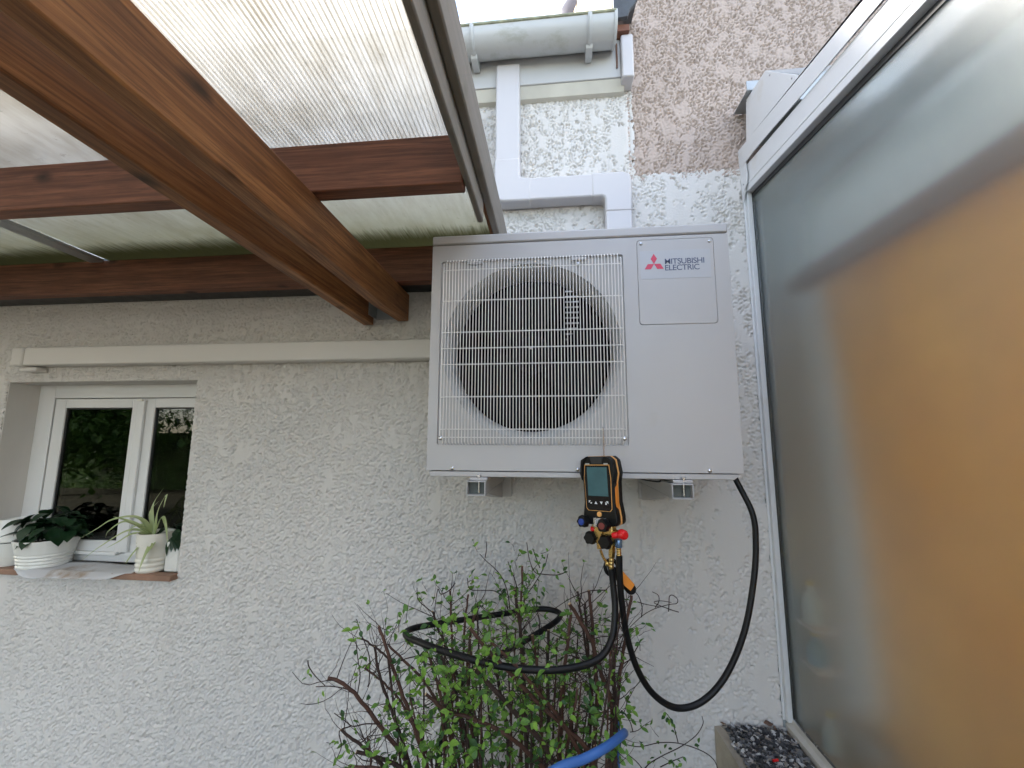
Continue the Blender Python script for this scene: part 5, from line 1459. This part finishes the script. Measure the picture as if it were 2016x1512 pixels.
# ================================================================ ground and garden behind the camera (seen only in reflections)
b = MB(); b.box((-60, -60, -.3), (60, 60, 0)); kind(b.obj('ground', 'ground_mix', smooth=0), 'structure')
b = MB(); b.box((-5.5, -4.6, .0), (1.09, -.95, .045)); kind(b.obj('bounce_slab', 'bounce_paving', smooth=0), 'structure')  # unseen slab added for the light it bounces onto wall and beams
TR = random.Random(3)
def tree(x, y, h_, cr_, label, nleaf=15000, base_z=.16):
    E_ = empty('garden_tree', (x, y, 0), label, 'tree', 'trees across the garden')
    b = MB(); b.tube(smooth_path([(x, y, 0), (x+.1, y, h_*.35), (x-.05, y+.1, h_*.7), (x, y, h_*.92)], 4), [.16-.11*i/12 for i in range(13)], 9)
    for k in range(9):
        a = TR.uniform(0, 6.28); z = h_*TR.uniform(.3, .75)
        b.tube([(x, y, z), (x+cr_*.5*math.cos(a), y+cr_*.5*math.sin(a), z+cr_*.35), (x+cr_*.85*math.cos(a), y+cr_*.85*math.sin(a), z+cr_*.5)], [.05, .03, .01], 6)
    b.obj('trunk', 'trunk_bark', E_)
    cl = [(x+TR.gauss(0, cr_*.5), y+TR.gauss(0, cr_*.5), h_*TR.uniform(base_z, 1)) for _ in range(26)]
    lf = MB()
    for k in range(nleaf):
        c = TR.choice(cl); s = .085*TR.uniform(.6, 1.4)
        p = Vector((TR.gauss(c[0], .38), TR.gauss(c[1], .38), TR.gauss(c[2], .30)))
        if p.z < .2: continue
        q = Matrix.Rotation(TR.uniform(0, 6.3), 3, 'Z') @ Matrix.Rotation(TR.uniform(-1.2, 1.2), 3, 'X')
        lf.add([p+q @ Vector(v)*s for v in ((-.6, 0, 0), (0, -1, .1), (.6, 0, 0), (0, 1, .1))], [(0, 1, 2, 3)])
    kind(lf.obj('crown', 'leaf_tree', E_, smooth=0, weld=False), 'stuff')
tree(-9.2, -5.2, 7.6, 2.0, 'dense garden tree opposite the window, left of the others')
tree(-13.5, -8.5, 8.2, 2.3, 'lower garden tree at the far left of the lawn')
tree(-7.2, -8.2, 7.4, 1.9, 'garden tree mirrored behind the right window sash')
tree(-12.5, -3.2, 7.5, 2.1, 'garden tree nearest the house at the end of the lawn')
tree(4.5, -13, 5.5, 2.2, 'tall garden tree beyond the veranda')
hd = empty('garden_hedge', (-10, -10.4, 0), 'clipped green hedge across the lawn, mirrored in the window', 'hedge')
MB().box((-16.5, -10.6, 0), (-4.5, -10.2, 1.75)).obj('hedge_core', 'hedge_green', hd, smooth=0)
lf = MB()
for k in range(16000):
    p = Vector((TR.uniform(-16.6, -4.4), TR.uniform(-10.75, -10.0), TR.uniform(.02, 2.7))); s = .05*TR.uniform(.6, 1.4)
    q = Matrix.Rotation(TR.uniform(0, 6.3), 3, 'Z') @ Matrix.Rotation(TR.uniform(-1.2, 1.2), 3, 'X')
    lf.add([p+q @ Vector(v)*s for v in ((-.6, 0, 0), (0, -1, .1), (.6, 0, 0), (0, 1, .1))], [(0, 1, 2, 3)])
kind(lf.obj('hedge_leaves', 'leaf_tree', hd, smooth=0, weld=False), 'stuff')
